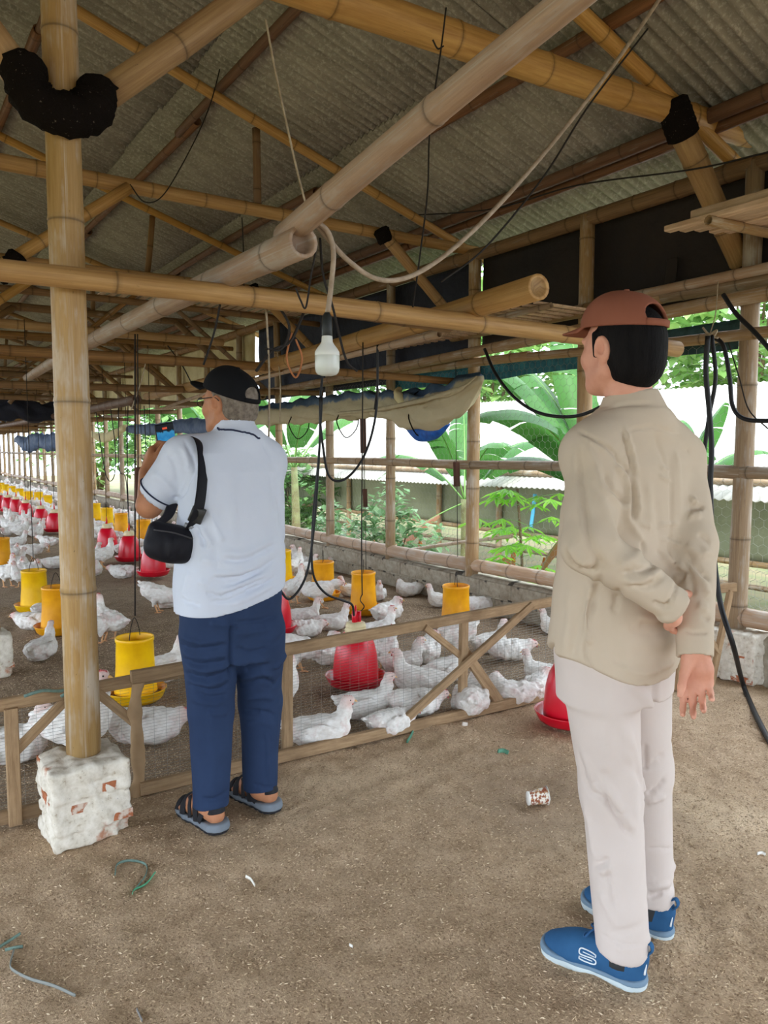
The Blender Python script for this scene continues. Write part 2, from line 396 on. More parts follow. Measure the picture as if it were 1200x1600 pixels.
def bam_geo(g, a, b, r0, r1=None, seed=0, n=14, bend=.004, node=.33, open_end=True):
    r1 = r0 if r1 is None else r1; rng = random.Random(seed)
    a = np.array(a, float); b = np.array(b, float); L = np.linalg.norm(b - a); A, B, d = frame(b - a)
    ph = rng.uniform(0, 6.28); bv = (A * cos(ph) + B * sin(ph)) * bend * L * rng.uniform(.5, 1.5)
    st = [(0., 1., 0.)]; s = rng.uniform(.08, node)
    while s < L - .06:
        st += [(s - .018, 1.0, .0), (s - .006, 1.03, .25), (s, 1.0, 1.), (s + .006, 1.055, .3), (s + .02, 1.0, 0.), (s + node * .45, .985, 0.)]
        s += node * rng.uniform(.85, 1.15)
    st = [q for q in st if q[0] < L - .004] + [(L, 1., 0.)]
    th = np.arange(n) * 2 * pi / n; V = []; UV = []; M_ = []
    ov = rng.uniform(-.03, .03)
    for s, k, mk_ in st:
        t = s / L; c = a + d * s + bv * 4 * t * (1 - t); r = (r0 + (r1 - r0) * t) * k
        V.append(c + r * ((1 + ov) * np.cos(th)[:, None] * A + (1 - ov) * np.sin(th)[:, None] * B)); UV += [(j / n, s) for j in range(n)]; M_ += [mk_] * n
    m = len(st); Fc = [(i * n + j, i * n + (j + 1) % n, (i + 1) * n + (j + 1) % n, (i + 1) * n + j) for i in range(m - 1) for j in range(n)]
    V = list(np.vstack(V))
    for e, (c, r, sg) in enumerate(((a, r0, 1), (b, r1, -1))):
        base = 0 if e == 0 else (m - 1) * n; k0 = len(V)
        for (q, dp, mm) in ((.74, 0, .05), (.70, .03 if open_end else .002, .55)):
            V += [c + d * sg * dp + r * q * (cos(x) * A + sin(x) * B) for x in th]; UV += [(j / n, q * .05) for j in range(n)]; M_ += [mm] * n
        for j in range(n):
            k = (j + 1) % n
            for p, q in ((base, k0), (k0, k0 + n)):
                f = (p + j, p + k, q + k, q + j); Fc.append(f if e == 1 else f[::-1])
        f = tuple(range(k0 + n, k0 + 2 * n)); Fc.append(f if e == 1 else f[::-1])
    g.add(np.array(V), Fc, np.array(UV), np.array(M_))
_bs = [0]
def bam(name, a, b, r0, r1=None, mat=None, parent=None, n=12, **kw):
    _bs[0] += 1; lk = {k: kw.pop(k) for k in ('label', 'cat', 'group', 'kind', 'org') if k in kw}
    g = Geo(); bam_geo(g, a, b, r0, r1, _bs[0] * 7 + 1, n, **kw); return g.build(name, mat or BAM_D, parent, **lk)

# ------------------------------------------------------------------ the ground
def ground_mat():
    t = NT('litter_floor'); p = t.pos('Object')
    big = t.noise(p, .9, 4, .6); mid = t.noise(p, 7, 5, .65); fine = t.noise(p, 150, 3, .7)
    sep = t.n('SeparateXYZ'); t.set(sep.inputs[0], p)
    pen = t.step(t.math('ADD', sep.outputs[1], t.math('MULTIPLY', mid, .12)), 2.96, 3.16)          # a darker litter tone from the fence inwards
    col = t.mix(t.step(mid, .3, .7), C(196, 171, 143), C(172, 146, 117))
    col = t.mix(t.step(big, .5, .72), col, C(222, 198, 168))
    pen_c = t.mix(t.step(mid, .3, .7), C(150, 131, 111), C(118, 100, 82)); col = t.mix(pen, col, pen_c)
    vor = t.n('TexVoronoi', Scale=230.); t.set(vor.inputs['Vector'], p)
    sp = t.n('SeparateColor'); t.set(sp.inputs[0], vor.outputs['Color'])
    col = t.mix(t.math('MULTIPLY', t.step(sp.outputs[0], .72, .95), .5), col, C(228, 204, 168))
    col = t.mix(t.math('MULTIPLY', t.step(sp.outputs[1], .75, .95), .55), col, C(104, 82, 62))
    # a soft-edged grey-brown patch in the litter before the red drinker
    dx = t.math('SUBTRACT', sep.outputs[0], 2.15); dy = t.math('SUBTRACT', sep.outputs[1], 2.0)
    dd = t.math('SQRT', t.math('ADD', t.math('MULTIPLY', dx, dx), t.math('MULTIPLY', t.math('MULTIPLY', dy, dy), .7)))
    grey_patch = t.math('MULTIPLY', t.step(t.math('ADD', dd, t.math('MULTIPLY', t.math('SUBTRACT', mid, .5), .5)), .5, .2), .45)
    col = t.mix(grey_patch, col, C(140, 120, 102))
    return t.out(col, .92, t.math('ADD', t.math('MULTIPLY', fine, .5), t.math('MULTIPLY', mid, 1.)), .55, .02, .12)
FLOOR_M = ground_mat()
def gz(x, y):
    """height of the litter"""
    x = np.asarray(x, float); y = np.asarray(y, float)
    return (fbm(x * 3.1 + 50, y * 3.1 + 50, 4, 3) - .47) * .042 + (fbm(x * 16 + 9, y * 16 + 9, 3, 8) - .44) * .024
def grid(x0, x1, y0, y1, nx, ny, zf):
    X, Y = np.meshgrid(np.linspace(x0, x1, nx), np.linspace(y0, y1, ny)); V = np.stack([X.ravel(), Y.ravel(), zf(X.ravel(), Y.ravel())], 1)
    i = np.arange(nx - 1)[None, :] + np.arange(ny - 1)[:, None] * nx; i = i.ravel()
    return V, np.stack([i, i + 1, i + 1 + nx, i + nx], 1)
V1, F1 = grid(0, 4.22, .2, 7.2, 212, 352, gz)
fl = mk('floor', V1, F1, FLOOR_M, org=(0, 0, 0), kind='structure')
for (x0, x1, y0, y1, nx, ny) in ((0, 4.22, 7.16, 44, 60, 420), (-3.2, .02, -6, 44, 40, 300), (0, 4.3, -6, .22, 60, 60)):
    V1, F1 = grid(x0, x1, y0, y1, nx, ny, gz); mk('litter_bed', V1 - (0, 0, .004), F1, FLOOR_M, fl, org=(0, 0, 0))
# rice husks and straw crumbs lying on the litter
rng = np.random.RandomState(5); N = 80000
hx = rng.uniform(.05, 3.9, N); hy = .75 + 5.2 * rng.uniform(0, 1, N) ** 1.35; hz = gz(hx, hy) + .0015
ha = rng.uniform(0, 2 * pi, N); hl = rng.uniform(.003, .0072, N); hw = hl * rng.uniform(.2, .36, N); ti = rng.uniform(-.6, .6, N)
ux, uy = np.cos(ha), np.sin(ha); P = np.stack([hx, hy, hz], 1)
D = np.stack([ux, uy, ti * .5], 1) * hl[:, None]; S = np.stack([-uy, ux, np.zeros(N)], 1) * hw[:, None]; Up = np.array([0, 0, 1]) * (hw * .8)[:, None]
V1 = np.stack([P - D, P - S, P + D, P + S, P + Up * 1.2], 1).reshape(-1, 3); b_ = np.arange(N)[:, None] * 5
F1 = np.concatenate([b_ + [0, 1, 4], b_ + [1, 2, 4], b_ + [2, 3, 4], b_ + [3, 0, 4]], 0)
t = NT('rice_husk'); rr = t.n('NewGeometry').outputs['Random Per Island']
HUSK = t.out(t.ramp(rr, [(0, C(128, 104, 80)), (.4, C(176, 150, 120)), (.78, C(212, 188, 154)), (1, C(240, 222, 192))]), .8)
mk('rice_husks', V1, F1, HUSK, smooth=False, org=(2, 2, 0), label='pale rice husks scattered over the brown litter floor', cat='husks', kind='stuff')

# ------------------------------------------------------------------ the roof: corrugated sheets lapped over purlins
RX = .65                                                      # ridge above the inner post row
SL = .32
def rz(x): return 3.235 + SL * (4.0 - (x if x >= RX else 2 * RX - x))
def roof_mat():
    t = NT('grey_fibre_cement'); p = t.pos('Object'); p2 = t.pos('Object', (1.2, 9, 1))
    a = t.noise(p2, 2.2, 5, .6); b = t.noise(p, 42, 4, .7)
    col = t.mix(t.step(a, .3, .7), C(168, 162, 150), C(132, 127, 118)); col = t.mix(t.math('MULTIPLY', t.step(b, .50, .64), .65), col, C(194, 190, 180))
    col = t.hsv(col, v=t.rnd(.85, 1.08))
    return t.out(col, .9, b, .3, .004, .1)
ROOF_M = roof_mat()
cs = sqrt(1 + SL * SL); PIT = .0765
def sheet_mesh(nw, Lx):
    """a corrugated sheet: waves along y, running down +x"""
    g = Geo(); m = nw * 6 + 1; ys = np.arange(m) / 6 * PIT; zz = np.cos(np.arange(m) / 6 * 2 * pi) * .0165
    V = []
    for dz in (0, -.006):
        for x in (0, Lx / 2, Lx): V.append(np.stack([np.full(m, x), ys, zz + dz], 1))
    V = np.vstack(V); Fc = []
    for l in range(2):
        for i in range(2):
            for j in range(m - 1):
                q = (l * 3 + i) * m + j; f = (q, q + m, q + m + 1, q + 1); Fc.append(f if l == 0 else f[::-1])
    for j in range(m - 1):
        Fc.append((j, j + 1, 3 * m + j + 1, 3 * m + j)); q = 2 * m + j; Fc.append((q, q + 3 * m, q + 3 * m + 1, q + 1))
    return mkmesh('roof_sheet', V, Fc, ROOF_M)
NW = 13; SW = NW * PIT
ceil_ = empty('ceiling', (RX, 0, rz(RX)), kind='structure')
rows = [(RX, 2.02), (1.93, 3.12), (3.02, 4.72)]
rngp = random.Random(4)
ny = int((43 + 6) / (SW - PIT)) + 1
for side in (1, -1):
    for k, (x0, x1) in enumerate(rows):
        me = sheet_mesh(NW, (x1 - x0) * cs)
        for j in range(ny if side == 1 else 13):
            o = bpy.data.objects.new('roof_sheet', me); o.parent = ceil_; COL.objects.link(o)
            y = -5.9 + j * ((SW - PIT) if side == 1 else 3.7)
            lift = .012 * (2 - k) + .004 * (j % 2) + rngp.uniform(-.002, .002)
            if side == 1: o.location = (x0 - RX + rngp.uniform(-.012, .012), y, rz(x0) - rz(RX) + lift + .03)
            else: o.location = (RX - x0, y + SW, rz(x0) - rz(RX) + lift + .03)
            if side == -1: o.scale = (1, 3.7 / SW + .05, 1)
            o.rotation_euler = (0, math.atan(SL), 0 if side == 1 else pi)
Y0, Y1 = -5.9, 43
for side in (1, -1):
    for x, r in ((1.02, .036), (2.1, .036), (3.12, .038), (3.93, .045), (4.06, .036)):
        X = x if side == 1 else 2 * RX - x; seg = [Y0, 2.2, 5.9, 9.4, 13, 17, 21, 25, 30, 36, Y1] if side == 1 else [Y0, 20, Y1]
        for a, b in zip(seg[:-1], seg[1:]):
            o = bam('purlin', (X + rngp.uniform(-.02, .02), a - .15, rz(X) - r - .012), (X + rngp.uniform(-.03, .03), b + .15, rz(X) - r - .012), r, r * .85, BAM_B, ceil_, n=10, node=.42)
bam('ridge_pole', (RX, Y0, rz(RX) - .06), (RX, Y1, rz(RX) - .06), .05, .05, BAM_B, ceil_, n=8)

# ------------------------------------------------------------------ trusses
RUB = NT('black_rubber'); pR = RUB.pos('Object'); RUB = RUB.out(RUB.mix(RUB.step(RUB.noise(pR, 90, 2), .68, .74), C(26, 22, 20), C(92, 84, 76)), .95, RUB.noise(pR, 120), .8, .01, .05)
def wrap(name, P, r, parent, lump=.12, flat=1.0, n=18):
    """a band of old tyre tube wound round a joint"""
    P = spline(P, 6); rngw = np.random.RandomState(len(P) + int(abs(P[0, 0]) * 100)); rr = r * (1 + lump * (rngw.rand(len(P)) - .5))
    rr[0] *= .8; rr[-1] *= .8
    V, Fc, uv = tube(P, rr, n, True, flat); V = V + (np.random.RandomState(1).rand(*V.shape) - .5) * r * lump * .5
    return mk(name, V, Fc, RUB, parent)
WALLX = 4.25
def truss(Y, k, label, group=None):
    near = k == 0; n = 16 if near else (12 if k < 3 else 8); f = rngp.uniform
    T = empty('bamboo_truss', (2.4, Y, 3.0), label, 'roof truss', group)
    zt = 3.15 if near else 3.03; rt = .074 if near else .052
    m = BAM_Y if k < 3 else BAM_D
    if near: bam('tie_beam', (-.4, Y, 3.08), (4.42, Y, 3.205), .079, .068, m, T, n=n, node=.55)
    else:
        bam('tie_beam', (-.3, Y, zt + f(-.02, .02)), (4.34, Y, zt + f(-.02, .03)), rt, rt * .8, m, T, n=n)
    bam('rafter', (RX - .05, Y - .02, rz(RX) - .12), (4.7, Y + .02, rz(4.7) - .115), .045 if near else .036, .04 if near else .032, BAM_Y if k < 4 else BAM_D, T, n=n, node=.4)
    if near: bam('knee_brace', ay(1062, 196, Y - .03), ay(1156, 410, Y - .03), .07, .062, m, T, n=n, node=.42)
    else: bam('knee_brace', (3.36, Y - .05, zt - .02), (4.2, Y - .06, 2.3), .045, .04, m, T, n=n)
    if near:
        bam('knee_brace', ay(158, 153, Y + .03), ay(398, -16, Y), .050, .048, BAM_Y, T, n=18, node=.7)
        bam('knee_brace', ay(46, 140, Y + .06), ay(-40, 20, Y), .055, .05, BAM_Y, T, n=n, node=.5)
        # rubber round the inner post joint: one band across the post, a lump over each brace foot
        post = np.array([.635, 2.83])
        wrap('rubber_wrap', [ay(*q) for q in ((36, 96, 2.78), (40, 128, 2.76), (58, 160, 2.75), (92, 177, 2.745), (128, 178, 2.745), (150, 160, 2.75), (152, 138, 2.77))], .068, T, .2)
        A = (3.385, Y - .02, 3.165)
        wrap('rubber_wrap', [ay(1049, 158, Y - .01), ay(1056, 178, Y - .02), ay(1063, 198, Y - .03), ay(1069, 216, Y - .03)], .086, T, .06, n=20)
    else:
        lp = .66
        bam('knee_brace', (lp, Y - .04, 2.42), (1.42, Y - .05, zt - .02), .04, .038, m, T, n=n)
        bam('lower_chord', (.3, Y + .06, 2.47), (3.05, Y + .06, 2.45), .058 if k == 1 else .045, .05 if k == 1 else .04, m, T, n=n)
        if k < 5: wrap('rubber_wrap', [(lp - .02, Y - .04, 2.36), (lp + .05, Y - .05, 2.43), (lp + .1, Y - .055, 2.5)], .058, T, .25)
        if k in (1, 2): wrap('rubber_wrap', [(3.33, Y - .05, zt + .02), (3.38, Y - .055, zt - .08)], .062, T, .25)
        bam('low_rail', (.2, Y + .02, 1.93 + f(-.04, .04)), (4.2, Y + .02, 1.93 + f(-.03, .05)), .036, .03, BAM_D, T, n=8)
        if k > 1:
            bam('strut', (1.2 + f(-.2, .2), Y + .1, 1.9), (2.2 + f(-.3, .3), Y + .1, 3.0), .026, .022, BAM_D, T, n=8)
            bam('strut', (3.6, Y + .1, 1.95), (2.5 + f(-.3, .3), Y + .1, 3.0), .026, .022, BAM_D, T, n=8)
            bam('upper_chord', (.3, Y + .09, 2.72 + f(-.05, .05)), (4.2, Y + .09, 2.74), .034, .03, BAM_D, T, n=8)
        bam('queen_post', (2.35 + f(-.1, .1), Y + .06, zt), (2.35, Y + .06, rz(2.35) - .15), .03, .03, BAM_D, T, n=8)
    return T
truss(2.75, 0, 'nearest bamboo roof truss with thick golden tie beam and black rubber wrapped braces')
truss(5.15, 1, 'second bamboo roof truss crossing behind the nearest one, over the left man')
truss(7.6, 2, 'third bamboo roof truss from the camera, braces and thinner tie under grey sheets')
for k, Y in enumerate((10.1, 12.6, 15.1, 17.6, 20.1, 22.6, 25.1, 27.6, 30.1, 32.6, 35.1)):
    truss(Y, k + 3, '%s bamboo roof truss from the camera, dusty, in the far run of the barn' % ('fourth fifth sixth seventh eighth ninth tenth eleventh twelfth thirteenth fourteenth'.split()[k]), 'far roof trusses')

# ------------------------------------------------------------------ inner post row on brick pillars
PLA = NT('flaking_whitewash'); pp = PLA.pos('Object'); big = PLA.noise(pp, 5.5, 5, .62); fin = PLA.noise(pp, 34, 4, .65); tiny = PLA.noise(pp, 110, 3)
col = PLA.mix(PLA.step(fin, .35, .65), C(226, 220, 208), C(202, 194, 178))
col = PLA.mix(PLA.math('MULTIPLY', PLA.step(big, .60, .66), .85), col, C(176, 116, 84))
col = PLA.mix(PLA.math('MULTIPLY', PLA.step(fin, .60, .70), .6), col, C(150, 132, 108)); col = PLA.mix(PLA.math('MULTIPLY', PLA.step(tiny, .68, .74), .55), col, C(70, 62, 52))
PLA_M = PLA.out(col, .9, PLA.math('ADD', PLA.math('MULTIPLY', fin, .6), big), .4, .010, .1)
BRI = NT('orange_brick'); pb = BRI.pos('Object'); q = BRI.noise(pb, 16, 5, .65)
col = BRI.mix(BRI.step(BRI.noise(pb, 40), .3, .7), C(186, 116, 82), C(150, 92, 64)); col = BRI.mix(BRI.math('MULTIPLY', BRI.step(q, .5, .58), .8), col, C(214, 204, 190))
BRI_M = BRI.out(col, .92, q, .6, .01, .1)
def pillar(x, y, w, d, h, label, seed, group=None, fine=True, rot=0.):
    g_ = .007 if fine else .02; s = SDF((-w, -d, -.02), (w, d, h + .05), g_); rs = np.random.RandomState(seed)
    nc = 5; ch = h / nc
    s.box((0, 0, h / 2), (w / 2 - .010, d / 2 - .010, h / 2), np.eye(3), .012, 0)
    bricks = []
    for c in range(nc):
        z = ch * (c + .5)
        for i, (sx, sy) in enumerate(((-1, -1), (1, -1), (-1, 1), (1, 1))):
            if c % 2 == 0: bw, bd_, bx, by = w * .5, d * .5, sx * w * .25, sy * d * .25
            else:
                bw, bd_, bx, by = (w * .62, d * .5, -w * .19, sy * d * .25) if sx < 0 else (w * .38, d * .5, w * .31, sy * d * .25)
            jx, jy = rs.uniform(-.008, .008, 2)
            bricks.append(((bx + jx, by + jy, z), (bw - .012, bd_ - .012, ch - .012)))
            s.box((bx + jx, by + jy, z), ((bw - .004) / 2, (bd_ - .004) / 2, (ch - .004) / 2), rotz(rs.uniform(-.03, .03)), .008, .006)
    s.noise(.005, 26, seed); s.noise(.0035, 80, seed + 1)
    if fine: s.ell((w * .44, -d * .5, .02), (.035, .05, .05), None, .01, 's')
    V, Fq = s.mesh(); V = V @ rotz(rot).T
    T = empty('brick_pillar', (x, y, 0), label, 'pillar', group)
    mk('plaster_coat', V + (x, y, 0), Fq, PLA_M, T)
    for i, (c, e) in enumerate(bricks):
        if i % 5 in ((0, 3) if fine else (0,)):
            V, Fc = boxv((0, 0, 0), (e[0] + .004 * (i % 3), e[1] + .004 * (i % 2), e[2] - .012)); V = (V + c) @ rotz(rot).T
            mk('brick', V + (x, y, 0), Fc, BRI_M, T, smooth=False)
    return T
pillar(.560, 2.785, .262, .262, .275, 'white plastered brick pillar with chipped orange bricks under the left bamboo post', 3, rot=.05)
bam('bamboo_post', (.572, 2.815, .265), (.575, 2.845, 4.2), .0595, .056, BAM_POST, label='thick golden bamboo post standing on the white brick pillar at left', cat='post', n=24, node=.62, bend=.001)
pillar(.50, 5.05, .26, .26, .26, 'small grey stepped brick pillar at the left edge of the pen', 9, fine=False)
bam('bamboo_post', (.52, 5.08, .25), (.53, 5.1, 4.2), .06, .055, BAM_POST, label='bamboo post on the small pillar at the left edge', cat='post', n=12)
for Y in (7.6, 10.1, 12.6, 15.1, 17.6):
    bam('bamboo_post', (.5, Y, .2), (.62, Y, 4.2), .055, .05, BAM_W, label='inner bamboo post in the row beyond the left edge pillar', cat='post', group='inner bamboo posts', n=8)
for Y in (.3, -2.0):
    bam('bamboo_post', (-2.95, Y, 0), (-2.95, Y, 3.1), .055, .05, BAM_W, label='bamboo post on the left side of the barn', cat='post', group='left side posts', n=8)

# long poles hung under the roof
bam('hanging_pole', (.835, .30, 2.03), (1.135, 2.30, 2.035), .019, .042, BAM_P, label='whitewashed bamboo pole reaching up over the camera beside the bulb', cat='pole', n=18, node=.6)
bam('hanging_pole', (1.105, 2.12, 1.975), (1.20, 8.4, 1.985), .05, .034, BAM_P, label='long pale bamboo pole running down the barn at mid left', cat='pole', n=14, node=.6)
bam('hanging_pole', (2.235, 2.27, 1.995), (2.82, 9.6, 2.0), .054, .046, BAM_Y, label='thick golden bamboo pole with its sawn end facing the camera', cat='pole', n=18, open_end=False, node=.55)
bam('hanging_pole', (2.3, 3.0, 1.905), (3.0, 9.5, 1.86), .02, .016, BAM_P, label='thin pale bamboo strip under the thick sawn pole', cat='pole', n=10)
bam('hanging_pole', (2.25, 8.0, 1.86), (2.2, 19, 1.84), .05, .04, BAM_B, label='dark barky pole behind the cap of the man in white', cat='pole', n=10)
bam('cross_pole', (-.1, 2.70, 1.90), (3.75, 2.72, 1.905), .034, .044, BAM_Y, label='straight bamboo cross pole in front of the left post and behind the bulb', cat='pole', n=18, node=.5)
bam('cross_pole', (.9, 2.80, 1.925), (2.2, 2.80, 1.905), .028, .03, BAM_D, label='short split bamboo lashed behind the front cross pole', cat='pole', n=12)
# ------------------------------------------------------------------ right wall: low block wall, bamboo posts and rails, plastic sheeting above
t = NT('low_wall_plaster'); p = t.pos('Object'); a = t.noise(p, 3.5, 5, .65); b = t.noise(p, 22, 4, .65); st = t.noise(t.pos('Object', (1, 6, 2.4)), 1.2, 3, .55)
col = t.mix(t.step(b, .3, .7), C(176, 168, 152), C(140, 130, 114)); col = t.mix(t.math('MULTIPLY', t.step(a, .52, .66), .6), col, C(112, 96, 78))
col = t.mix(t.math('MULTIPLY', t.step(st, .63, .66), .85), col, C(44, 42, 40))
LOWW = t.out(col, .9, b, .5, .01, .1)
g_ = Geo(); ysamp = np.arange(1.0, 43.0, .12); nz = 5
V = []; zt_ = .275
for y in ysamp:
    wob = (fbm(np.array([y * 2.]), np.array([3.]), 3)[0] - .45) * .03
    for (x, z) in ((4.20, -.05), (4.195 + wob * .5, .12), (4.2 + wob * .4, zt_ - .02 + wob), (4.225, zt_ + wob), (4.345, zt_ + wob), (4.36, -.05)): V.append((x, y, z))
Fc = [(i * 6 + j, i * 6 + j + 1, i * 6 + 7 + j, i * 6 + 6 + j) for i in range(len(ysamp) - 1) for j in range(5)] + [(5, 4, 3, 2, 1, 0)]
wall = mk('wall_right', V, Fc, LOWW, org=(4.27, 5, 0), kind='structure')
# blocks: courses standing slightly proud of the mortar on the near stretch
rb = random.Random(8)
for c in range(2):
    y = 2.75 + c * .2
    while y < 9:
        L = .39; x0 = 4.192 - rb.uniform(0, .006)
        V, Fc, uv = bar((x0 + .006, y, .065 + c * .135), (x0 + .006, y + L - .006, .065 + c * .135), .02, .118, bev=.005); mk('block', V, Fc, LOWW, wall, smooth=False); y += L
pillar(4.27, 2.62, .34, .42, .29, 'grey white brick footing at right edge under the first wall post', 21)
PY = [1.35, 2.62, 3.81, 5.07, 6.33, 7.55, 8.87, 10.1, 11.35, 12.6]
while PY[-1] < 41: PY.append(PY[-1] + 1.25)
lab = {1: 'right hand bamboo wall post with flaked whitewash rising from the brick footing', 2: 'bamboo wall post directly behind the head of the man in the brown cap', 3: 'pale bamboo wall post at the end of the rolled tarp, before the banana leaves',
       4: 'bamboo wall post below the middle of the rolled tarp', 5: 'bamboo wall post right of the white shirt, behind the dangling black hose', 6: 'bamboo wall post at the right shoulder of the man in white'}
for i, y in enumerate(PY):
    if i == 0: continue
    r = .058 if i < 4 else .05
    bam('wall_post', (4.25, y, .26), (4.245 + rb.uniform(-.015, .015), y + rb.uniform(-.02, .02), 2.98), r, r * .88, BAM_W, label=lab.get(i, ORDN[i - 1] + ' slim bamboo post of the right wall, counted from the brick footing'), cat='post', group=None if i in lab else 'far wall posts', n=16 if i < 5 else 8, node=.45)
def rail(nm, z0, r, m, x=4.25, ys=None, lab='', zz=None, **kw):
    ys = ys or [1.2, 2.66, 5.1, 8.9, 13.8, 19, 25, 32, 42]
    for i, (a, b) in enumerate(zip(ys[:-1], ys[1:])):
        za, zb = (z0, z0) if zz is None else (zz(a), zz(b))
        bam(nm, (x, a - .06, za), (x, b + .06, zb), r, r * .9, m, label=(lab + (' at the right edge', ' behind the man in the brown cap', ' beyond the yellow feeders')[i]) if i < 3 else lab + ', %s length counted from the right edge' % ORDN[i], cat='rail', group=None if i < 3 else 'far ' + lab, n=12 if i < 3 else 8, **kw)
rail('sill_rail', .355, .062, BAM_P, 4.262, lab='thick pale bamboo sill on the low wall')
rail('mid_rail', 1.215, .04, BAM_W, 4.222, lab='bamboo mid rail of the wire wall')
rail('eave_beam', 2.965, .056, BAM_D, 4.25, lab='bamboo eave beam under the sheets')
rail('top_rail', 2.29, .05, BAM_W, 4.17, ys=[1.6, 3.2, 5.2], zz=lambda y: 2.26 + .05 * (y > 2), lab='upper bamboo rail below the dark plastic')
rail('double_rail', 2.2, .045, BAM_W, 4.12, ys=[1.6, 3.7, 9.5], zz=lambda y: 2.2 - (y > 3.5) * .02 - (y > 9) * .12, lab='lower doubled bamboo rail below the dark plastic')
rail('low_rail', 2.04, .036, BAM_W, 4.19, ys=[1.5, 4.4, 9.2], zz=lambda y: 2.0 + .06 * (y > 4) - .0 * y, lab='thin bamboo rail along the top of the opening')
rail('low_rail', 2.03, .04, BAM_W, 4.17, ys=[9.2, 14, 20, 27, 35, 42], lab='bamboo head rail of the wire wall')
# dark plastic stretched over the upper wall
def sheet(name, y0, y1, ztop, zbot, mat, x=4.33, amp=.02, seed=0, ragged=0., parent=None, nu=None, nv=14, **kw):
    nu = nu or int((y1 - y0) / .06); Yv = np.linspace(y0, y1, nu); rr = np.random.RandomState(seed)
    zb = zbot + ragged * (fbm(Yv * 2.3 + seed, Yv * 0 + 2, 4, seed) - .45) * 2
    V = []
    for j in range(nv + 1):
        q = j / nv; z = ztop + (zb - ztop) * q
        V.append(np.stack([x + amp * (fbm(Yv * 2.2, z * 3 + 5, 4, seed) - .5) * 2 * (.4 + q), Yv, z], 1))
    V = np.vstack(V); Fc = [(j * nu + i, j * nu + i + 1, (j + 1) * nu + i + 1, (j + 1) * nu + i) for j in range(nv) for i in range(nu - 1)]
    o = mk(name, V, Fc, mat, parent, **kw); md = o.modifiers.new('thickness', 'SOLIDIFY'); md.thickness = .003; return o
t = NT('black_plastic'); p = t.pos('Object'); n1 = t.noise(p, 2.2, 5, .6); BLKP = t.out(t.mix(t.step(n1, .35, .65), C(52, 44, 40), C(40, 36, 38)), .7, t.noise(p, 7, 4), .5, .03, .25)
NAVY = plain('navy_plastic', C(38, 42, 58), C(28, 30, 42), .65, 3, .5, 9, bd=.03)
TEAL = plain('teal_tarp', C(58, 128, 150), C(38, 96, 120), .7, 14, .4, 40)
TEALD = plain('green_tarp', C(52, 82, 84), C(36, 60, 62), .7, 14, .4, 40)
CREAM = plain('cream_sacking', C(214, 202, 160), C(190, 174, 130), .8, 3, .4, 12, bd=.02)
sheet('plastic_sheet', .8, 5.05, 2.95, 2.2, BLKP, seed=3, ragged=.05, label='black brown plastic sheet closing the wall top at right', cat='plastic sheet')
sheet('plastic_sheet', 5.08, 9.6, 2.94, 2.0, NAVY, seed=5, label='navy plastic sheet on the wall top above the rolled tarp', cat='plastic sheet')
sheet('plastic_sheet', 3.9, 6.4, 2.08, 1.93, TEAL, x=4.31, seed=7, ragged=.02, label='teal tarp strip hanging above the banana leaves', cat='tarp', nv=5)
sheet('plastic_sheet', 2.7, 3.9, 2.12, 1.95, TEALD, x=4.31, seed=8, ragged=.03, label='dark green tarp strip behind the brown cap', cat='tarp', nv=5)
sheet('sack_sheet', 9.7, 27, 2.95, 2.12, CREAM, x=4.32, seed=11, nu=160, label='cream sacking closing the wall top in the far bays', cat='sacking')
sheet('sack_sheet', 27, 42, 2.95, 2.0, BLKP, x=4.32, seed=12, nu=90, label='brown plastic on the wall top at the far end', cat='plastic sheet')
# unseen sheeting added on left side and near gable to dim the upper barn
sheet('plastic_sheet', -5.8, 12, 2.95, 2.1, BLKP, x=-3.0, seed=23, nu=120, label='unseen black plastic added to block light at the top of the left side', cat='plastic sheet')
V = [(-3.0, -5.75, 2.25), (4.3, -5.75, 2.25), (4.3, -5.75, 3.1), (RX, -5.75, rz(RX) - .05), (-3.0, -5.75, 3.1)]; V = V + [(x, y - .004, z) for x, y, z in V]
mk('gable_light_block', V, [(0, 1, 2, 3, 4), (9, 8, 7, 6, 5)] + [(i, 5 + i, 5 + (i + 1) % 5, (i + 1) % 5) for i in range(5)], BLKP, smooth=False, label='unseen black plastic added to block light at the gable behind the camera', cat='plastic sheet')
# torn edge flap of the black plastic
sheet('plastic_flap', 3.12, 3.20, 2.56, 2.36, BLKP, x=4.27, seed=15, ragged=.10, nu=9, label='torn black flap hanging from the plastic above the brown cap', cat='plastic sheet')

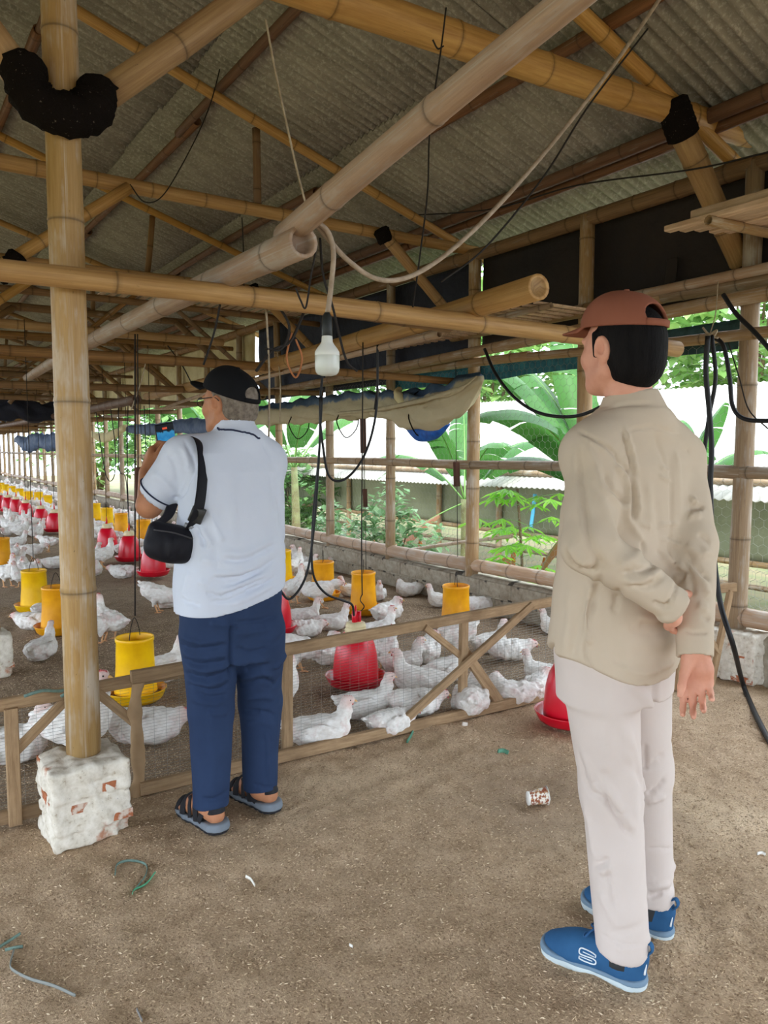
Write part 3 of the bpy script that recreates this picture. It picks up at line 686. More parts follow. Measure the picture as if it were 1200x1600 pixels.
# ---- rolled tarpaulin slung under a pole
t = NT('dirty_tarp'); mk_ = t.attr('mask'); p = t.pos('Object'); nn = t.noise(p, 9, 4); fac = t.math('ADD', mk_, t.math('MULTIPLY', t.math('SUBTRACT', nn, .5), .5))
col = t.ramp(fac, [(.0, C(188, 176, 146)), (.66, C(172, 162, 136)), (.76, C(92, 112, 136)), (1, C(56, 80, 112))]); TARP = t.out(col, .75, t.noise(p, 14, 4), .5, .02, .2)
TARP_B = plain('beige_tarp', C(186, 174, 146), C(166, 154, 126), .8, 6, .3, 20)
def roll(name, path, rad, parent=None, mat=TARP, seed=0, folds=3, amp=.16, **kw):
    P = spline(path, 10); m = len(P); R = np.interp(np.linspace(0, 1, m), np.linspace(0, 1, len(rad)), rad); n = 28; V = []; A = []
    T = np.gradient(P, axis=0); T /= np.linalg.norm(T, axis=1)[:, None]
    s = np.concatenate([[0], np.cumsum(np.linalg.norm(np.diff(P, axis=0), axis=1))])
    for i in range(m):
        side = np.cross(T[i], (0, 0, 1.)); side /= np.linalg.norm(side); up = np.cross(side, T[i])
        for j in range(n):
            th = 2 * pi * j / n; k = R[i] * (1 + amp * sin(folds * th + s[i] * 5 + seed) * sin(s[i] * 3.1 + th) + amp * .5 * sin(s[i] * 17 + 2 * th))
            V.append(P[i] + side * cos(th) * k * .72 + up * sin(th) * k); A.append(.5 + .5 * sin(th))
    Fc = [(i * n + j, i * n + (j + 1) % n, (i + 1) * n + (j + 1) % n, (i + 1) * n + j) for i in range(m - 1) for j in range(n)] + [tuple(range(n))[::-1], tuple(range((m - 1) * n, m * n))]
    g = Geo(); g.add(V, Fc, None, A); return g.build(name, mat, parent, **kw)
bam('tarp_pole', (4.16, 4.95, 1.80), (4.16, 9.4, 1.83), .032, .03, BAM_Y, label='bamboo pole the rolled tarp hangs from', cat='pole', n=10)
tr = roll('rolled_tarp', [ax(*q, 4.08) for q in ((752, 590), (735, 604), (712, 622), (685, 634), (655, 640), (620, 634), (580, 632), (530, 636), (470, 643), (395, 650))], [.04, .10, .15, .17, .175, .15, .13, .125, .125, .12, .11], label='rolled blue and beige tarp sagging along the wire opening', cat='tarp', amp=.26, folds=5)
for y in (5.62, 6.9, 8.0):
    V, Fc, uv = tube(spline([(4.0, y, 1.72), (4.05, y + .01, 1.85), (4.2, y, 1.86), (4.22, y, 1.6), (4.08, y, 1.47), (3.97, y, 1.62), (4.0, y, 1.72)], 5), .006, 6); mk('tie_cord', V, Fc, RUB, tr)
for k_ in range(7):   # gathers where the roll is tied up to the post
    V, Fc, uv = tube(spline([ax(745 - 3 * k_, 588 + 4 * k_, 4.04), ax(722 - 9 * k_, 606 + 3 * k_, 3.97 - .015 * k_), ax(690 - 17 * k_, 622 + 3 * k_, 3.96), ax(655 - 22 * k_, 640 + k_, 4.0)], 6), [.008] * 6 + [.02] * 6 + [.016] * 6 + [.003], 8); mk('tarp_fold', V, Fc, TARP_B, tr)
V, Fc, uv = tube(spline([(4.1, 5.55, 1.78), (4.02, 5.7, 1.75), (3.98, 5.82, 1.85), (4.06, 5.9, 1.9)], 6), [.02] * 6 + [.045] * 6 + [.03] * 7, 10); mk('knotted_end', V, Fc, CREAM, tr)
BLUE = plain('blue_tarp', C(34, 100, 190), C(22, 72, 150), .6, 20, .3, 40)
roll('tarp_end', [ax(*q, 4.12) for q in ((634, 664), (655, 676), (680, 674), (700, 660))], [.03, .07, .075, .03], mat=BLUE, label='bright blue tarp corner poking out under the beige roll', cat='tarp')
DBLUE = plain('far_blue_tarp', C(62, 82, 116), C(96, 110, 134), .7, 6, .3, 40)
roll('rolled_tarp', [(4.1, 9.6, 1.78), (4.1, 10.5, 1.66), (4.1, 12, 1.72), (4.1, 13.5, 1.7), (4.1, 15.2, 1.74)], [.08, .13, .11, .1, .07], mat=DBLUE, label='blue tarp roll beside the head and phone of the man in white', cat='tarp')
roll('rolled_tarp', [(4.1, 15.4, 1.78), (4.1, 17, 1.6), (4.1, 18.6, 1.72)], [.06, .1, .05], mat=CREAM, label='cream tarp roll in the bay right of the left post', cat='tarp')
roll('rolled_tarp', [(4.1, 21, 1.72), (4.1, 23, 1.55), (4.1, 25, 1.62), (4.1, 27, 1.52), (4.1, 29.5, 1.7)], [.1, .22, .2, .24, .1], mat=DBLUE, label='dark blue tarp bunched on the far wall left of the post', cat='tarp', amp=.3)

# ---- chicken wire
WIRE = plain('galvanised_wire', C(150, 150, 142), None, .45); WIRE.node_tree.nodes['Principled BSDF'].inputs['Metallic'].default_value = .6
def hexwire(name, x, y0, y1, z0, z1, cell, rad, parent):
    w = cell; h = cell * 1.15; segs = []
    ny_ = int((y1 - y0) / w); nz_ = int((z1 - z0) / (h * .75))
    for r in range(nz_):
        for c in range(ny_):
            y = y0 + w * (c + .5 * (r % 2)); z = z0 + h * .75 * r
            a = (y, z + h * .25); segs += [((y, z - h * .25 + h * .0), (y, z + h * .25)), ((y, z + h * .25), (y + w / 2, z + h * .5)), ((y, z + h * .25), (y - w / 2, z + h * .5))]
    S = np.array(segs); A = S[:, 0]; B = S[:, 1]; D = B - A; L = np.linalg.norm(D, axis=1)[:, None]; D /= L; Nn = np.stack([-D[:, 1], D[:, 0]], 1) * rad
    f3 = lambda q, dx: np.stack([np.full(len(q), x + dx), q[:, 0], q[:, 1]], 1)
    V = np.stack([f3(A - Nn, 0), f3(A + Nn, 0), f3(A, -rad * 1.6), f3(B - Nn, 0), f3(B + Nn, 0), f3(B, -rad * 1.6)], 1).reshape(-1, 3); i = np.arange(len(S))[:, None] * 6
    Fq = np.concatenate([i + [0, 1, 4, 3], i + [1, 2, 5, 4], i + [2, 0, 3, 5]])
    return mk(name, V, Fq, WIRE, parent, smooth=False, kind='stuff')
hexwire('chicken_wire', 4.30, 1.3, 8.9, .40, 2.1, .06, .00075, wall)

# ------------------------------------------------------------------ wire mesh gate fence in front of the pen
t = NT('grey_timber'); p = t.pos('Object'); uvv = t.n('Mapping'); t.set(uvv.inputs[0], t.n('UVMap').outputs[0]); uvv.inputs['Scale'].default_value = (9, 2.5, 1)
gr = t.noise(uvv.outputs[0], 2.5, 5, .7); q = t.noise(p, 6, 3)
col = t.mix(t.step(gr, .3, .7), C(182, 154, 120), C(140, 114, 86)); col = t.mix(t.math('MULTIPLY', t.step(q, .45, .7), .5), col, C(112, 90, 68)); TIM = t.out(t.hsv(col, v=t.rnd(.85, 1.1)), .85, gr, .5, .004, .1)
FY = 2.95
def batten(name, a, b, w, h, parent, up=(0, -1, 0), mat=None):
    V, Fc, uv = bar(a, b, w, h, up); return mk(name, V, Fc, mat or TIM, parent, smooth=False, uv=uv)
FR = empty('mesh_fence', (2.0, FY, 0), 'low wooden mesh fence panel with diagonal braces, right of the man in white', 'fence')
ft, fb_ = .505, .03
batten('top_rail', (.78, FY, .475), (3.12, FY - .02, .53), .05, .03, FR)
batten('bottom_rail', (.80, FY - .01, .03), (2.93, FY - .05, .03), .05, .028, FR)
for x, zb, zt2 in ((1.445, .04, .49), (2.43, .04, .51)): batten('upright', (x, FY + .012, zb), (x + .005, FY + .012, zt2), .045, .028, FR)
batten('brace', (1.98, FY - .03, .03), (2.86, FY - .035, .53), .04, .024, FR)
batten('brace', (2.16, FY - .028, .50), (2.45, FY + .032, .29), .032, .02, FR)
batten('brace', (2.45, FY + .03, .33), (2.64, FY - .035, .04), .055, .022, FR)
def welded(name, x0, x1, z0, z1f, y0, parent, dz=.0125, dx=.05, rad=.00055):
    V = []; 
    nz_ = int((z1f(x0) - z0) / dz)
    S = []
    for i in range(nz_ + 1):
        q = i / nz_; xs = np.linspace(x0, x1, 12); za = z0 + (z1f(xs) - z0) * q
        for j in range(11): S.append(((xs[j], za[j]), (xs[j + 1], za[j + 1])))
    for x in np.arange(x0, x1, dx): S.append(((x, z0), (x + .003 * sin(x * 40), z1f(x))))
    S = np.array(S); A, B = S[:, 0], S[:, 1]; D = B - A; D /= np.linalg.norm(D, axis=1)[:, None]; Nn = np.stack([-D[:, 1], D[:, 0]], 1) * rad
    wv = lambda q: y0 + .004 * np.sin(q[:, 0] * 9) * np.sin(q[:, 1] * 11)
    f3 = lambda q, dy, r0: np.stack([q[:, 0], wv(r0) + dy, q[:, 1]], 1)
    V = np.stack([f3(A - Nn, 0, A), f3(A + Nn, 0, A), f3(A, -rad * 1.6, A), f3(B - Nn, 0, B), f3(B + Nn, 0, B), f3(B, -rad * 1.6, B)], 1).reshape(-1, 3); i = np.arange(len(S))[:, None] * 6
    return mk(name, V, np.concatenate([i + [0, 1, 4, 3], i + [1, 2, 5, 4], i + [2, 0, 3, 5]]), WIRE, parent, smooth=False, kind='stuff')
welded('wire_mesh', .82, 3.1, .03, lambda x: .475 + .0235 * (x - .8), FY + .02, FR)
FL = empty('mesh_fence', (.4, FY + .02, 0), 'low wooden mesh fence panel behind the white brick pillar at left', 'fence')
batten('top_rail', (-.4, FY + .03, .425), (1.02, FY + .04, .455), .045, .028, FL)
batten('bottom_rail', (-.4, FY + .03, .03), (.72, FY + .03, .03), .05, .028, FL)
for x in (.36, ): batten('upright', (x, FY + .012, .0), (x, FY + .012, .43), .045, .026, FL)
batten('brace', (.37, FY + .035, .26), (.56, FY + .035, .43), .035, .02, FL)
batten('brace', (.66, FY + .03, .43), (.80, FY + .03, .28), .035, .02, FL)
welded('wire_mesh', -.4, .78, .03, lambda x: .43 + 0 * x, FY + .04, FL)
# rough stake
s = SDF((-.05, -.05, -.05), (.05, .05, .5), .006); s.limb([(0, 0, -.04), (.004, .004, .18), (-.004, 0, .33), (.008, 0, .45)], [.027, .025, .022, .018], .01); s.noise(.006, 60, 4); V, Fq = s.mesh()
mk('wooden_stake', V + (.80, 2.965, 0), Fq, TIM, label='rough bark stake driven in where the two fence panels meet', cat='stake')
# the sawhorse shaped brace by the right wall
SH = empty('wooden_trestle', (3.85, 2.56, 0), 'small wooden trestle standing before the wall at right edge, beside the hose', 'trestle')
batten("top_bar", (3.70, 2.64, .55), (4.02, 2.49, .575), .05, .03, SH); batten("leg", (3.99, 2.5, .56), (3.93, 2.56, .0), .04, .025, SH); batten("leg", (3.75, 2.61, .55), (3.70, 2.62, .0), .04, .025, SH); batten("brace", (3.74, 2.62, .5), (3.95, 2.53, .2), .035, .02, SH)
# ------------------------------------------------------------------ feeders and drinkers
YEL = plain('yellow_plastic', C(246, 196, 10), C(226, 168, 10), .38, 5, .1, 60, vr=.06); ORA = plain('orange_yellow_plastic', C(240, 170, 22), C(214, 142, 18), .38, 5, .1, 60)
t = NT('red_plastic'); RED = t.out(t.hsv(C(206, 10, 40), v=t.rnd(.9, 1.05)), .3, None, spec=.5)
CRM = plain('cream_plastic', C(226, 212, 170), C(204, 188, 146), .45, 8)
BLK = plain('black_hose', C(24, 24, 26), None, .5); FEED = plain('feed_mash', C(168, 128, 76), C(120, 88, 50), .9, 40, .6, 90)
WOODW = plain('brown_weight_wood', C(88, 56, 42), C(60, 38, 28), .8, 9, .4, 40, sx=(1, 1, .2)); CORD = plain('dark_cord', C(40, 36, 34), None, .8); PCORD = plain('pale_cord', C(178, 164, 142), C(140, 126, 106), .85, 30)
def strand(name, P, r, mat, n=6, parent=None, k=8, **kw):
    V, Fc, uv = tube(spline(P, k), r, n); return mk(name, V, Fc, mat, parent, uv=uv, **kw)
def feeder_proto(mat):
    T = empty('tube_feeder', (0, 0, 0))
    V, Fc = lathe([(.112, .062), (.108, .10), (.100, .20), (.096, .33), (.100, .335), (.1005, .352), (.096, .356), (.0925, .35), (.092, .30), (.095, .12), (.10, .07)], 28); mk('hopper', V, Fc, mat, T, org=(0, 0, 0))
    V, Fc = lathe([(0, .012), (.12, .012), (.140, .03), (.158, .072), (.161, .075), (.158, .078), (.152, .074), (.135, .036), (.11, .024), (.04, .045), (0, .05)], 28); mk('tray', V, Fc, mat, T, org=(0, 0, 0))
    V, Fc = lathe([(.10, .03), (.138, .040), (.12, .048), (.09, .06), (0, .08)], 20); mk('feed', V, Fc, FEED, T, org=(0, 0, 0))
    V, Fc, uv = tube(spline([(-.094, 0, .34), (-.06, 0, .41), (0, 0, .455), (.06, 0, .41), (.094, 0, .34)], 4), .0022, 5); mk('wire_bail', V, Fc, CORD, T, org=(0, 0, 0))
    return T
def drinker_proto():
    T = empty('bell_drinker', (0, 0, 0))
    V, Fc = lathe([(.128, .03), (.1275, .09), (.120, .17), (.105, .235), (.080, .285), (.060, .302), (.058, .30), (.0, .30)], 32); mk('bell', V, Fc, RED, T, org=(0, 0, 0))
    V, Fc = lathe([(0, .0), (.13, .0), (.150, .012), (.170, .052), (.173, .058), (.169, .060), (.160, .052), (.142, .022), (.126, .018)], 32); mk('trough', V, Fc, RED, T, org=(0, 0, 0))
    V, Fc = lathe([(.062, .297), (.060, .31), (.063, .313), (.058, .318), (.056, .333), (.059, .336), (.054, .341), (.053, .352), (.045, .356), (0, .356)], 24); mk('collar', V, Fc, CRM, T, org=(0, 0, 0))
    V, Fc, uv = tube([(0, 0, .354), (0, 0, .40), (0, 0, .45)], [.012, .010, .004], 8); mk('valve', V, Fc, RED, T, org=(0, 0, 0))
    return T
FP = feeder_proto(YEL); FO = feeder_proto(ORA); DP = drinker_proto()
used = {}
def place(proto, loc, rot, label, cat, group=None, sc=1.0, z=0.):
    o = proto if not used.get(proto.name) else copy_tree(proto); used[proto.name] = 1
    o.location = (loc[0], loc[1], float(gz(loc[0], loc[1])) + z); o.rotation_euler = (0, 0, rot); o.scale = (sc,) * 3
    for k in ('label', 'category', 'group'):
        if k in o: del o[k]
    ORG[o.name] = Vector(o.location); return tag(o, label, cat, group)
def hang(o, z0, z1=2.35, r=.0022):
    x, y, _ = o.location; strand('hanging_cord', [(x, y, z0), (x, y, (z0 + z1) / 2), (x, y, z1)], r, CORD, 5, o, k=2)
HUNG = {}
fd = [((213, 1098), FP, 'large yellow tube feeder behind the fence, between left post and the man in white'), ((568, 960), FO, 'yellow tube feeder beyond the fence, straight behind the red drinker'),
      ((505, 936), FO, 'yellow tube feeder second from the fence, a walking chicken feeding at its tray'), ((712, 988), FO, 'yellow tube feeder nearest the block wall, behind the fence brace'), ((440, 915), FP, 'yellow tube feeder half hidden by the right side of the white shirt'),
      ((55, 956), FP, 'tilted looking plain yellow feeder left of the bamboo post, the farther of two'), ((90, 992), FO, 'orange yellow feeder half hidden by the left bamboo post'), ((2, 888), FO, 'orange yellow feeder cut by the left photo edge'),
      ((225, 852), FO, 'yellow feeder just left of the white sleeve, above the black bag'), ((190, 838), FO, 'yellow feeder second from the white sleeve in the far row'), ((168, 826), FP, 'yellow feeder third from the white sleeve in the far row'), ((149, 818), FP, 'yellow feeder right beside the left post in the far row')]
for q, pr, l in fd:
    HUNG[q] = o = place(pr, az(*q), 1.0, l, 'feeder')
    if q in ((55, 956), (225, 852), (149, 818)): hang(o, .42, 2.4, .003)
for i, q in enumerate(((75, 798), (61, 792), (45, 791), (31, 785), (19, 780), (9, 776), (2, 773))):
    o = place(FP, az(*q), .5 * i, ORDN[i] + ' small yellow feeder left of the bamboo post in the far row', 'feeder', 'far yellow feeders')
    if i % 2 == 0: hang(o, .42, 2.4, .004)
dr = [((556, 1078), 'red bell drinker with cream collar standing behind the fence mesh'), ((890, 1134), 'red bell drinker outside the fence, half behind the man in tan'), ((428, 996), 'red drinker edge showing right of the navy trousers'),
      ((240, 904), 'bright red drinker directly under the black bag'), ((203, 880), 'red drinker left of the black bag, second in its row'), ((168, 864), 'red drinker right of the left post, third in its row')]
for q, l in dr:
    c = az(*q); HUNG[q] = o = place(DP, c, 0, l, 'drinker', z=.03)
    if q[0] in (240, 203, 168): hang(o, .45, 2.4, .0035)
for i, q in enumerate(((86, 834), (65, 824), (41, 812), (26, 806), (13, 801), (0, 796))):
    o = place(DP, az(*q), 0, ORDN[i] + ' small red drinker left of the bamboo post in the far row', 'drinker', 'far red drinkers', z=.03)
    if i < 3: hang(o, .45, 2.4, .004)

# ------------------------------------------------------------------ chickens
t = NT('white_feathers'); p = t.pos('Object'); a = t.noise(p, 9, 4, .6); b = t.noise(t.pos('Object', (1, .5, 1)), 60, 3, .6); hd = t.attr('mask')
sh = t.n('ObjectInfo').outputs['Random']
col = t.mix(t.step(b, .3, .7), C(246, 244, 240), C(226, 220, 212)); col = t.mix(t.math('MULTIPLY', t.step(a, .54, .68), .5), col, C(204, 160, 154)); col = t.mix(t.math('MULTIPLY', hd, .55), col, C(216, 150, 138))
col = t.hsv(col, v=t.rnd(.86, 1.0)); FEA = t.out(col, .85, t.math('ADD', b, t.math('MULTIPLY', a, .6)), .45, .012, .1)
COMB = plain('comb_red', C(206, 104, 104), C(184, 78, 82), .5); BEAK = plain('beak_horn', C(222, 176, 110), None, .5); EYE = plain('eye_dark', (.01, .008, .006), None, .15); LEG = plain('leg_yellow', C(222, 178, 128), C(206, 150, 110), .6, 40)
def chicken_proto(pose, seed):
    stand = pose in ('stand', 'peck', 'walk'); zb = .175 if stand else .082
    s = SDF((-.15, -.27, -.02), (.15, .32, .46), .0085); rs = np.random.RandomState(seed)
    pit = {'sit': .05, 'stand': .15, 'peck': -.30, 'walk': .05, 'low': .0, 'doze': .0}[pose]
    def T_(q): q = rotx(pit) @ np.array(q, float); return q + (0, 0, zb)
    Rp = rotx(pit); wdt = 1.12 if not stand else .92
    s.ell(T_((0, -.01, 0)), (.088 * wdt, .135, .080), Rp, .02); s.ell(T_((0, .065, .008)), (.078 * wdt, .085, .078), Rp, .04); s.ell(T_((0, -.085, .012)), (.070 * wdt, .085, .06), Rp, .04)
    s.cone(T_((0, -.10, .03)), T_((0, -.205, .062)), .045, .012, .04); s.cone(T_((.02, -.12, .03)), T_((.045, -.19, .045)), .03, .008, .03); s.cone(T_((-.02, -.12, .03)), T_((-.045, -.19, .045)), .03, .008, .03)
    for sx in (-1, 1):
        s.ell(T_((sx * .078 * wdt, -.005, .012)), (.022, .098, .056), Rp @ rotz(sx * .12) @ rotx(.15), .012)
        s.cone(T_((sx * .07 * wdt, -.06, .01)), T_((sx * .048, -.155, .012)), .026, .008, .015)
        for i in range(4): s.bump([T_((sx * .10 * wdt, .05 - .02 * i, -.015 + .016 * i)), T_((sx * .085 * wdt, -.13, -.012 + .012 * i))], -.006, .006)
        if stand: s.cone(T_((sx * .045, -.005, -.05)), T_((sx * .045, .0 + (.03 * sx if pose == 'walk' else 0), -.105)), .04, .014, .02)
    s.bump([T_((0, .1, -.07)), T_((0, -.05, -.085))], -.004, .01)
    nk = {'sit': [(0, .105, .035), (0, .135, .105), (0, .145, .165)], 'stand': [(0, .10, .04), (0, .13, .11), (0, .14, .18)], 'walk': [(0, .10, .03), (0, .17, .06), (0, .225, .06)],
          'peck': [(0, .10, .02), (0, .17, -.005), (0, .235, -.005)], 'low': [(0, .11, .02), (0, .155, .045), (0, .18, .055)], 'doze': [(0, .09, .03), (.02, .10, .09), (.045, .085, .105)]}[pose]
    nk = [T_(q) for q in nk]; s.limb(nk, [.052, .034, .026], .03)
    hd_dir = {'sit': (0, 1, -.1), 'stand': (0, 1, -.1), 'walk': (0, 1, -.3), 'peck': (0, .8, -.75), 'low': (0, 1, -.4), 'doze': (.8, .5, -.2)}[pose]; hd_dir = np.array(hd_dir) / np.linalg.norm(hd_dir)
    hc = nk[-1] + hd_dir * .016 + (0, 0, .006); s.ell(hc, (.021, .021, .022), None, .012); s.ell(hc + hd_dir * .014, (.014, .014, .014), None, .01)
    s.noise(.0048, 60, seed); s.noise(.0030, 130, seed + 1)
    V, Fq = s.mesh(); V[:, 2] = np.maximum(V[:, 2], -.005)
    m = np.clip(1.25 - np.linalg.norm(V - hc, axis=1) / .055, 0, 1)
    o = mk('chicken', V, Fq, FEA, attr={'mask': m}, org=(0, 0, 0))
    a, b_, d = frame(hd_dir)
    V, Fc, uv = tube([hc + hd_dir * .022, hc + hd_dir * .036 + (0, 0, -.002), hc + hd_dir * .045 + (0, 0, -.007)], [.008, .0055, .001], 8); mk('beak', V, Fc, BEAK, o)
    cs_ = SDF(hc - .05, hc + .06, .004); up = np.array([0, 0, 1.])
    for i in range(4): cs_.cone(hc + hd_dir * (.014 - .010 * i) + up * .015, hc + hd_dir * (.013 - .012 * i) + up * (.023 + .003 * (i in (1, 2))), .005, .003, .004)
    for sx in (-1, 1): cs_.ell(hc + hd_dir * .02 + a * sx * .007 - up * .019, (.005, .005, .008), None, .003)
    cs_.cone(hc + hd_dir * .02 - up * .014, hc + hd_dir * .012 + up * .02, .004, .004, .004)
    V, Fq = cs_.mesh(); mk('comb', V, Fq, COMB, o)
    for sx in (-1, 1):
        e = SDF(hc - .03, hc + .03, .003); e.ell(hc + a * sx * .0195 + hd_dir * .008 + up * .004, (.0045,) * 3, None, 0); V, Fq = e.mesh(); mk('eye', V, Fq, EYE, o)
        if stand:
            g = Geo(); fy = .05 * sx if pose == 'walk' else .0
            k = T_((sx * .045, 0, -.10)); hk = np.array([sx * .045, -.02 + fy * .6, .085]); ft_ = np.array([sx * .05, .005 + fy, .008])
            V, Fc, uv = tube([k, (k + hk) / 2, hk, (hk + ft_) / 2, ft_], [.014, .012, .0085, .0075, .007], 8); g.add(V, Fc)
            for an in (-.5, 0, .5, 3.0):
                V, Fc, uv = tube([ft_, ft_ + np.array([sin(an), cos(an), 0]) * .025, ft_ + np.array([sin(an), cos(an), -.1]) * (.045 if an < 3 else .025)], [.006, .005, .002], 6); g.add(V, Fc)
            g.build('leg', LEG, o)
    return o
CH = {}
for i, pz in enumerate(('sit', 'stand', 'walk', 'peck', 'low', 'doze')): CH[pz] = chicken_proto(pz, 11 + i)
flag = set()
def chicken(px, py, rel, pose, label, sc=1.0, dz=0.):
    pr = CH[pose]; o = pr if pose not in flag else copy_tree(pr); flag.add(pose)
    x, y, _ = az(px, py); o.location = (x, y, float(gz(x, y)) - .004 + dz); o.rotation_euler = (0, 0, -(YAW + radians(rel))); sc *= .76; o.scale = (sc * rb.uniform(.96, 1.04), sc * rb.uniform(.97, 1.05), sc * rb.uniform(.98, 1.08))
    o['group'] = 'white broiler chickens'; return tag(o, label, 'chicken')
rows_ = [
 (500, 1163, 88, 'sit', 'white chicken sitting against the fence mesh, head raised, nearest the left upright', 1.1), (572, 1122, 85, 'sit', 'white chicken sitting head up right under the red drinker behind the fence', 1.08), (612, 1143, 60, 'low', 'white chicken low by the bottom rail left of the long diagonal brace', .95),
 (648, 1122, 82, 'low', 'chicken lying with its head stretched under the long diagonal brace', 1.08), (655, 1084, 285, 'sit', 'big pinkish chicken in the middle of the cluster behind the fence', 1.15), (697, 1066, 55, 'sit', 'chicken with its neck raised at the right of the cluster behind the fence', 1.05),
 (666, 1034, 12, 'doze', 'chicken seen from behind at the back of the fenced cluster', 1.1), (630, 1052, 75, 'sit', 'chicken with raised head just right of the red drinker', 1.0), (604, 1044, 160, 'stand', 'chicken standing half behind the red drinker', 1.0), (592, 1015, 80, 'stand', 'chicken whose head shows above the red drinker shoulder', .95),
 (712, 1026, 290, 'peck', 'chicken pecking at the yellow feeder tray beside the wall', 1.1), (765, 1018, 62, 'sit', 'chicken half hidden behind the crossing of the fence braces', 1.0), (795, 1034, 92, 'low', 'chicken resting right of the crossing braces with its head low', 1.1), (735, 1112, 10, 'doze', 'round chicken dozing behind the fence upright near the right end', 1.15),
 (797, 1098, 280, 'doze', 'chicken with tucked head lying near the right end of the fence', 1.05), (848, 1064, 285, 'sit', 'chicken with a red comb beside the tan trousers, the farther of two', .9), (840, 1088, 20, 'doze', 'chicken sitting with its back turned, touching the far end of the fence', .95), (867, 992, 300, 'sit', 'lone chicken beyond the mesh left of the tan shirt hem', .9),
 (440, 1112, 150, 'stand', 'chicken standing right beside the navy trouser knee', 1.15), (470, 1048, 70, 'peck', 'chicken feeding behind the left upright of the fence', 1.0), (512, 1036, 5, 'doze', 'chicken with rounded back left of the red drinker', 1.1),
 (476, 975, 88, 'sit', 'chicken with scruffy back just above the fence rail', .95), (478, 994, 80, 'low', 'chicken lying close behind the fence rail, left of the three', .95), (520, 984, 85, 'sit', 'chicken with stretched neck above the fence rail, left of the hose', .95), (606, 970, 40, 'doze', 'plump chicken resting right of the hanging red valves', 1.15),
 (549, 932, 270, 'sit', 'chicken peeping left from behind the middle yellow feeder', .9), (590, 938, 170, 'sit', 'chicken at the right of the middle yellow feeder', .95), (460, 942, 35, 'stand', 'chicken standing near the white shirt hem, right side', 1.05), (498, 948, 88, 'walk', 'thin chicken striding to the second yellow feeder', 1.1), (638, 931, 250, 'doze', 'dusty chicken huddled at the foot of the block wall', 1.0),
 (463, 903, 20, 'stand', 'chicken standing behind the half hidden yellow feeder', 1.0), (480, 896, 60, 'sit', 'chicken sitting left of the second yellow feeder', .95), (441, 890, 190, 'doze', 'dark dusty chicken far behind the white shirt at its right', 1.0), (474, 880, 275, 'sit', 'upright chicken with raised neck near the far wall foot', 1.1), (497, 873, 100, 'doze', 'chicken in the shade at the far wall foot', 1.0), (483, 884, 90, 'low', 'chicken lying before the far wall foot birds', .9),
 (524, 890, 200, 'doze', 'dusty chicken pressed to the wall behind the second yellow feeder', .9), (688, 950, 275, 'sit', 'chicken peeping left of the feeder nearest the wall', .9), (748, 957, 80, 'low', 'dusty chicken lying at the wall right of the nearest wall feeder', 1.1),
 (160, 886, 60, 'stand', 'chicken standing tail up right beside the left post', 1.1), (192, 902, 275, 'low', 'chicken resting in front of the row of red drinkers', 1.05), (172, 998, 300, 'stand', 'chicken standing with tail to the right, half hidden by the left post', 1.1), (153, 1003, 200, 'stand', 'chicken behind the left post, only its side showing', .95), (247, 956, 85, 'peck', 'chicken pecking beside the white shirt hem at left', 1.1),
 (262, 950, 60, 'sit', 'chicken partly behind the white shirt hem', .9), (258, 1066, 30, 'sit', 'chicken sitting behind the fence, right of the large yellow feeder', 1.15), (228, 1162, 85, 'low', 'chicken behind the mesh between the stake and the navy trousers', 1.25), (122, 1188, 95, 'stand', 'chicken standing behind the left post and mesh', 1.3), (20, 1186, 85, 'sit', 'pinkish chicken lying at the left photo edge behind the mesh', 1.2),
 (66, 1030, 5, 'sit', 'chicken seen from behind above the left fence, near the pillar', 1.05), (52, 984, 275, 'low', 'chicken lying under the two left yellow feeders', 1.05), (66, 958, 10, 'sit', 'chicken squeezed between the two left yellow feeders', .85), (12, 916, 120, 'stand', 'chicken standing with a red comb at the left edge above the yellow feeders', 1.1), (33, 917, 200, 'stand', 'pinkish thin chicken beside the farther left yellow feeder', .9),
 (48, 898, 60, 'doze', 'chicken lying above the plain yellow feeder', 1.0), (32, 892, 110, 'doze', 'chicken lying left of two more above the plain yellow feeder', 1.0), (22, 886, 40, 'sit', 'round chicken behind the orange feeder at the left edge', 1.05), (52, 876, 95, 'walk', 'chicken lying long with its head lowered to the right', 1.0), (20, 868, 80, 'doze', 'flat chicken above the orange feeder at the left edge', .95),
 (26, 852, 70, 'sit', 'chicken with curved neck in the left middle of the flock', 1.05), (76, 862, 285, 'walk', 'grey white chicken walking left of the post under a red drinker', 1.05), (86, 888, 60, 'sit', 'chicken cut by the left side of the post', 1.0), (60, 845, 0, 'stand', 'tall chicken below the far red drinkers left of the post', .95)]
for r_ in rows_: chicken(*r_[:4], r_[4], r_[5])
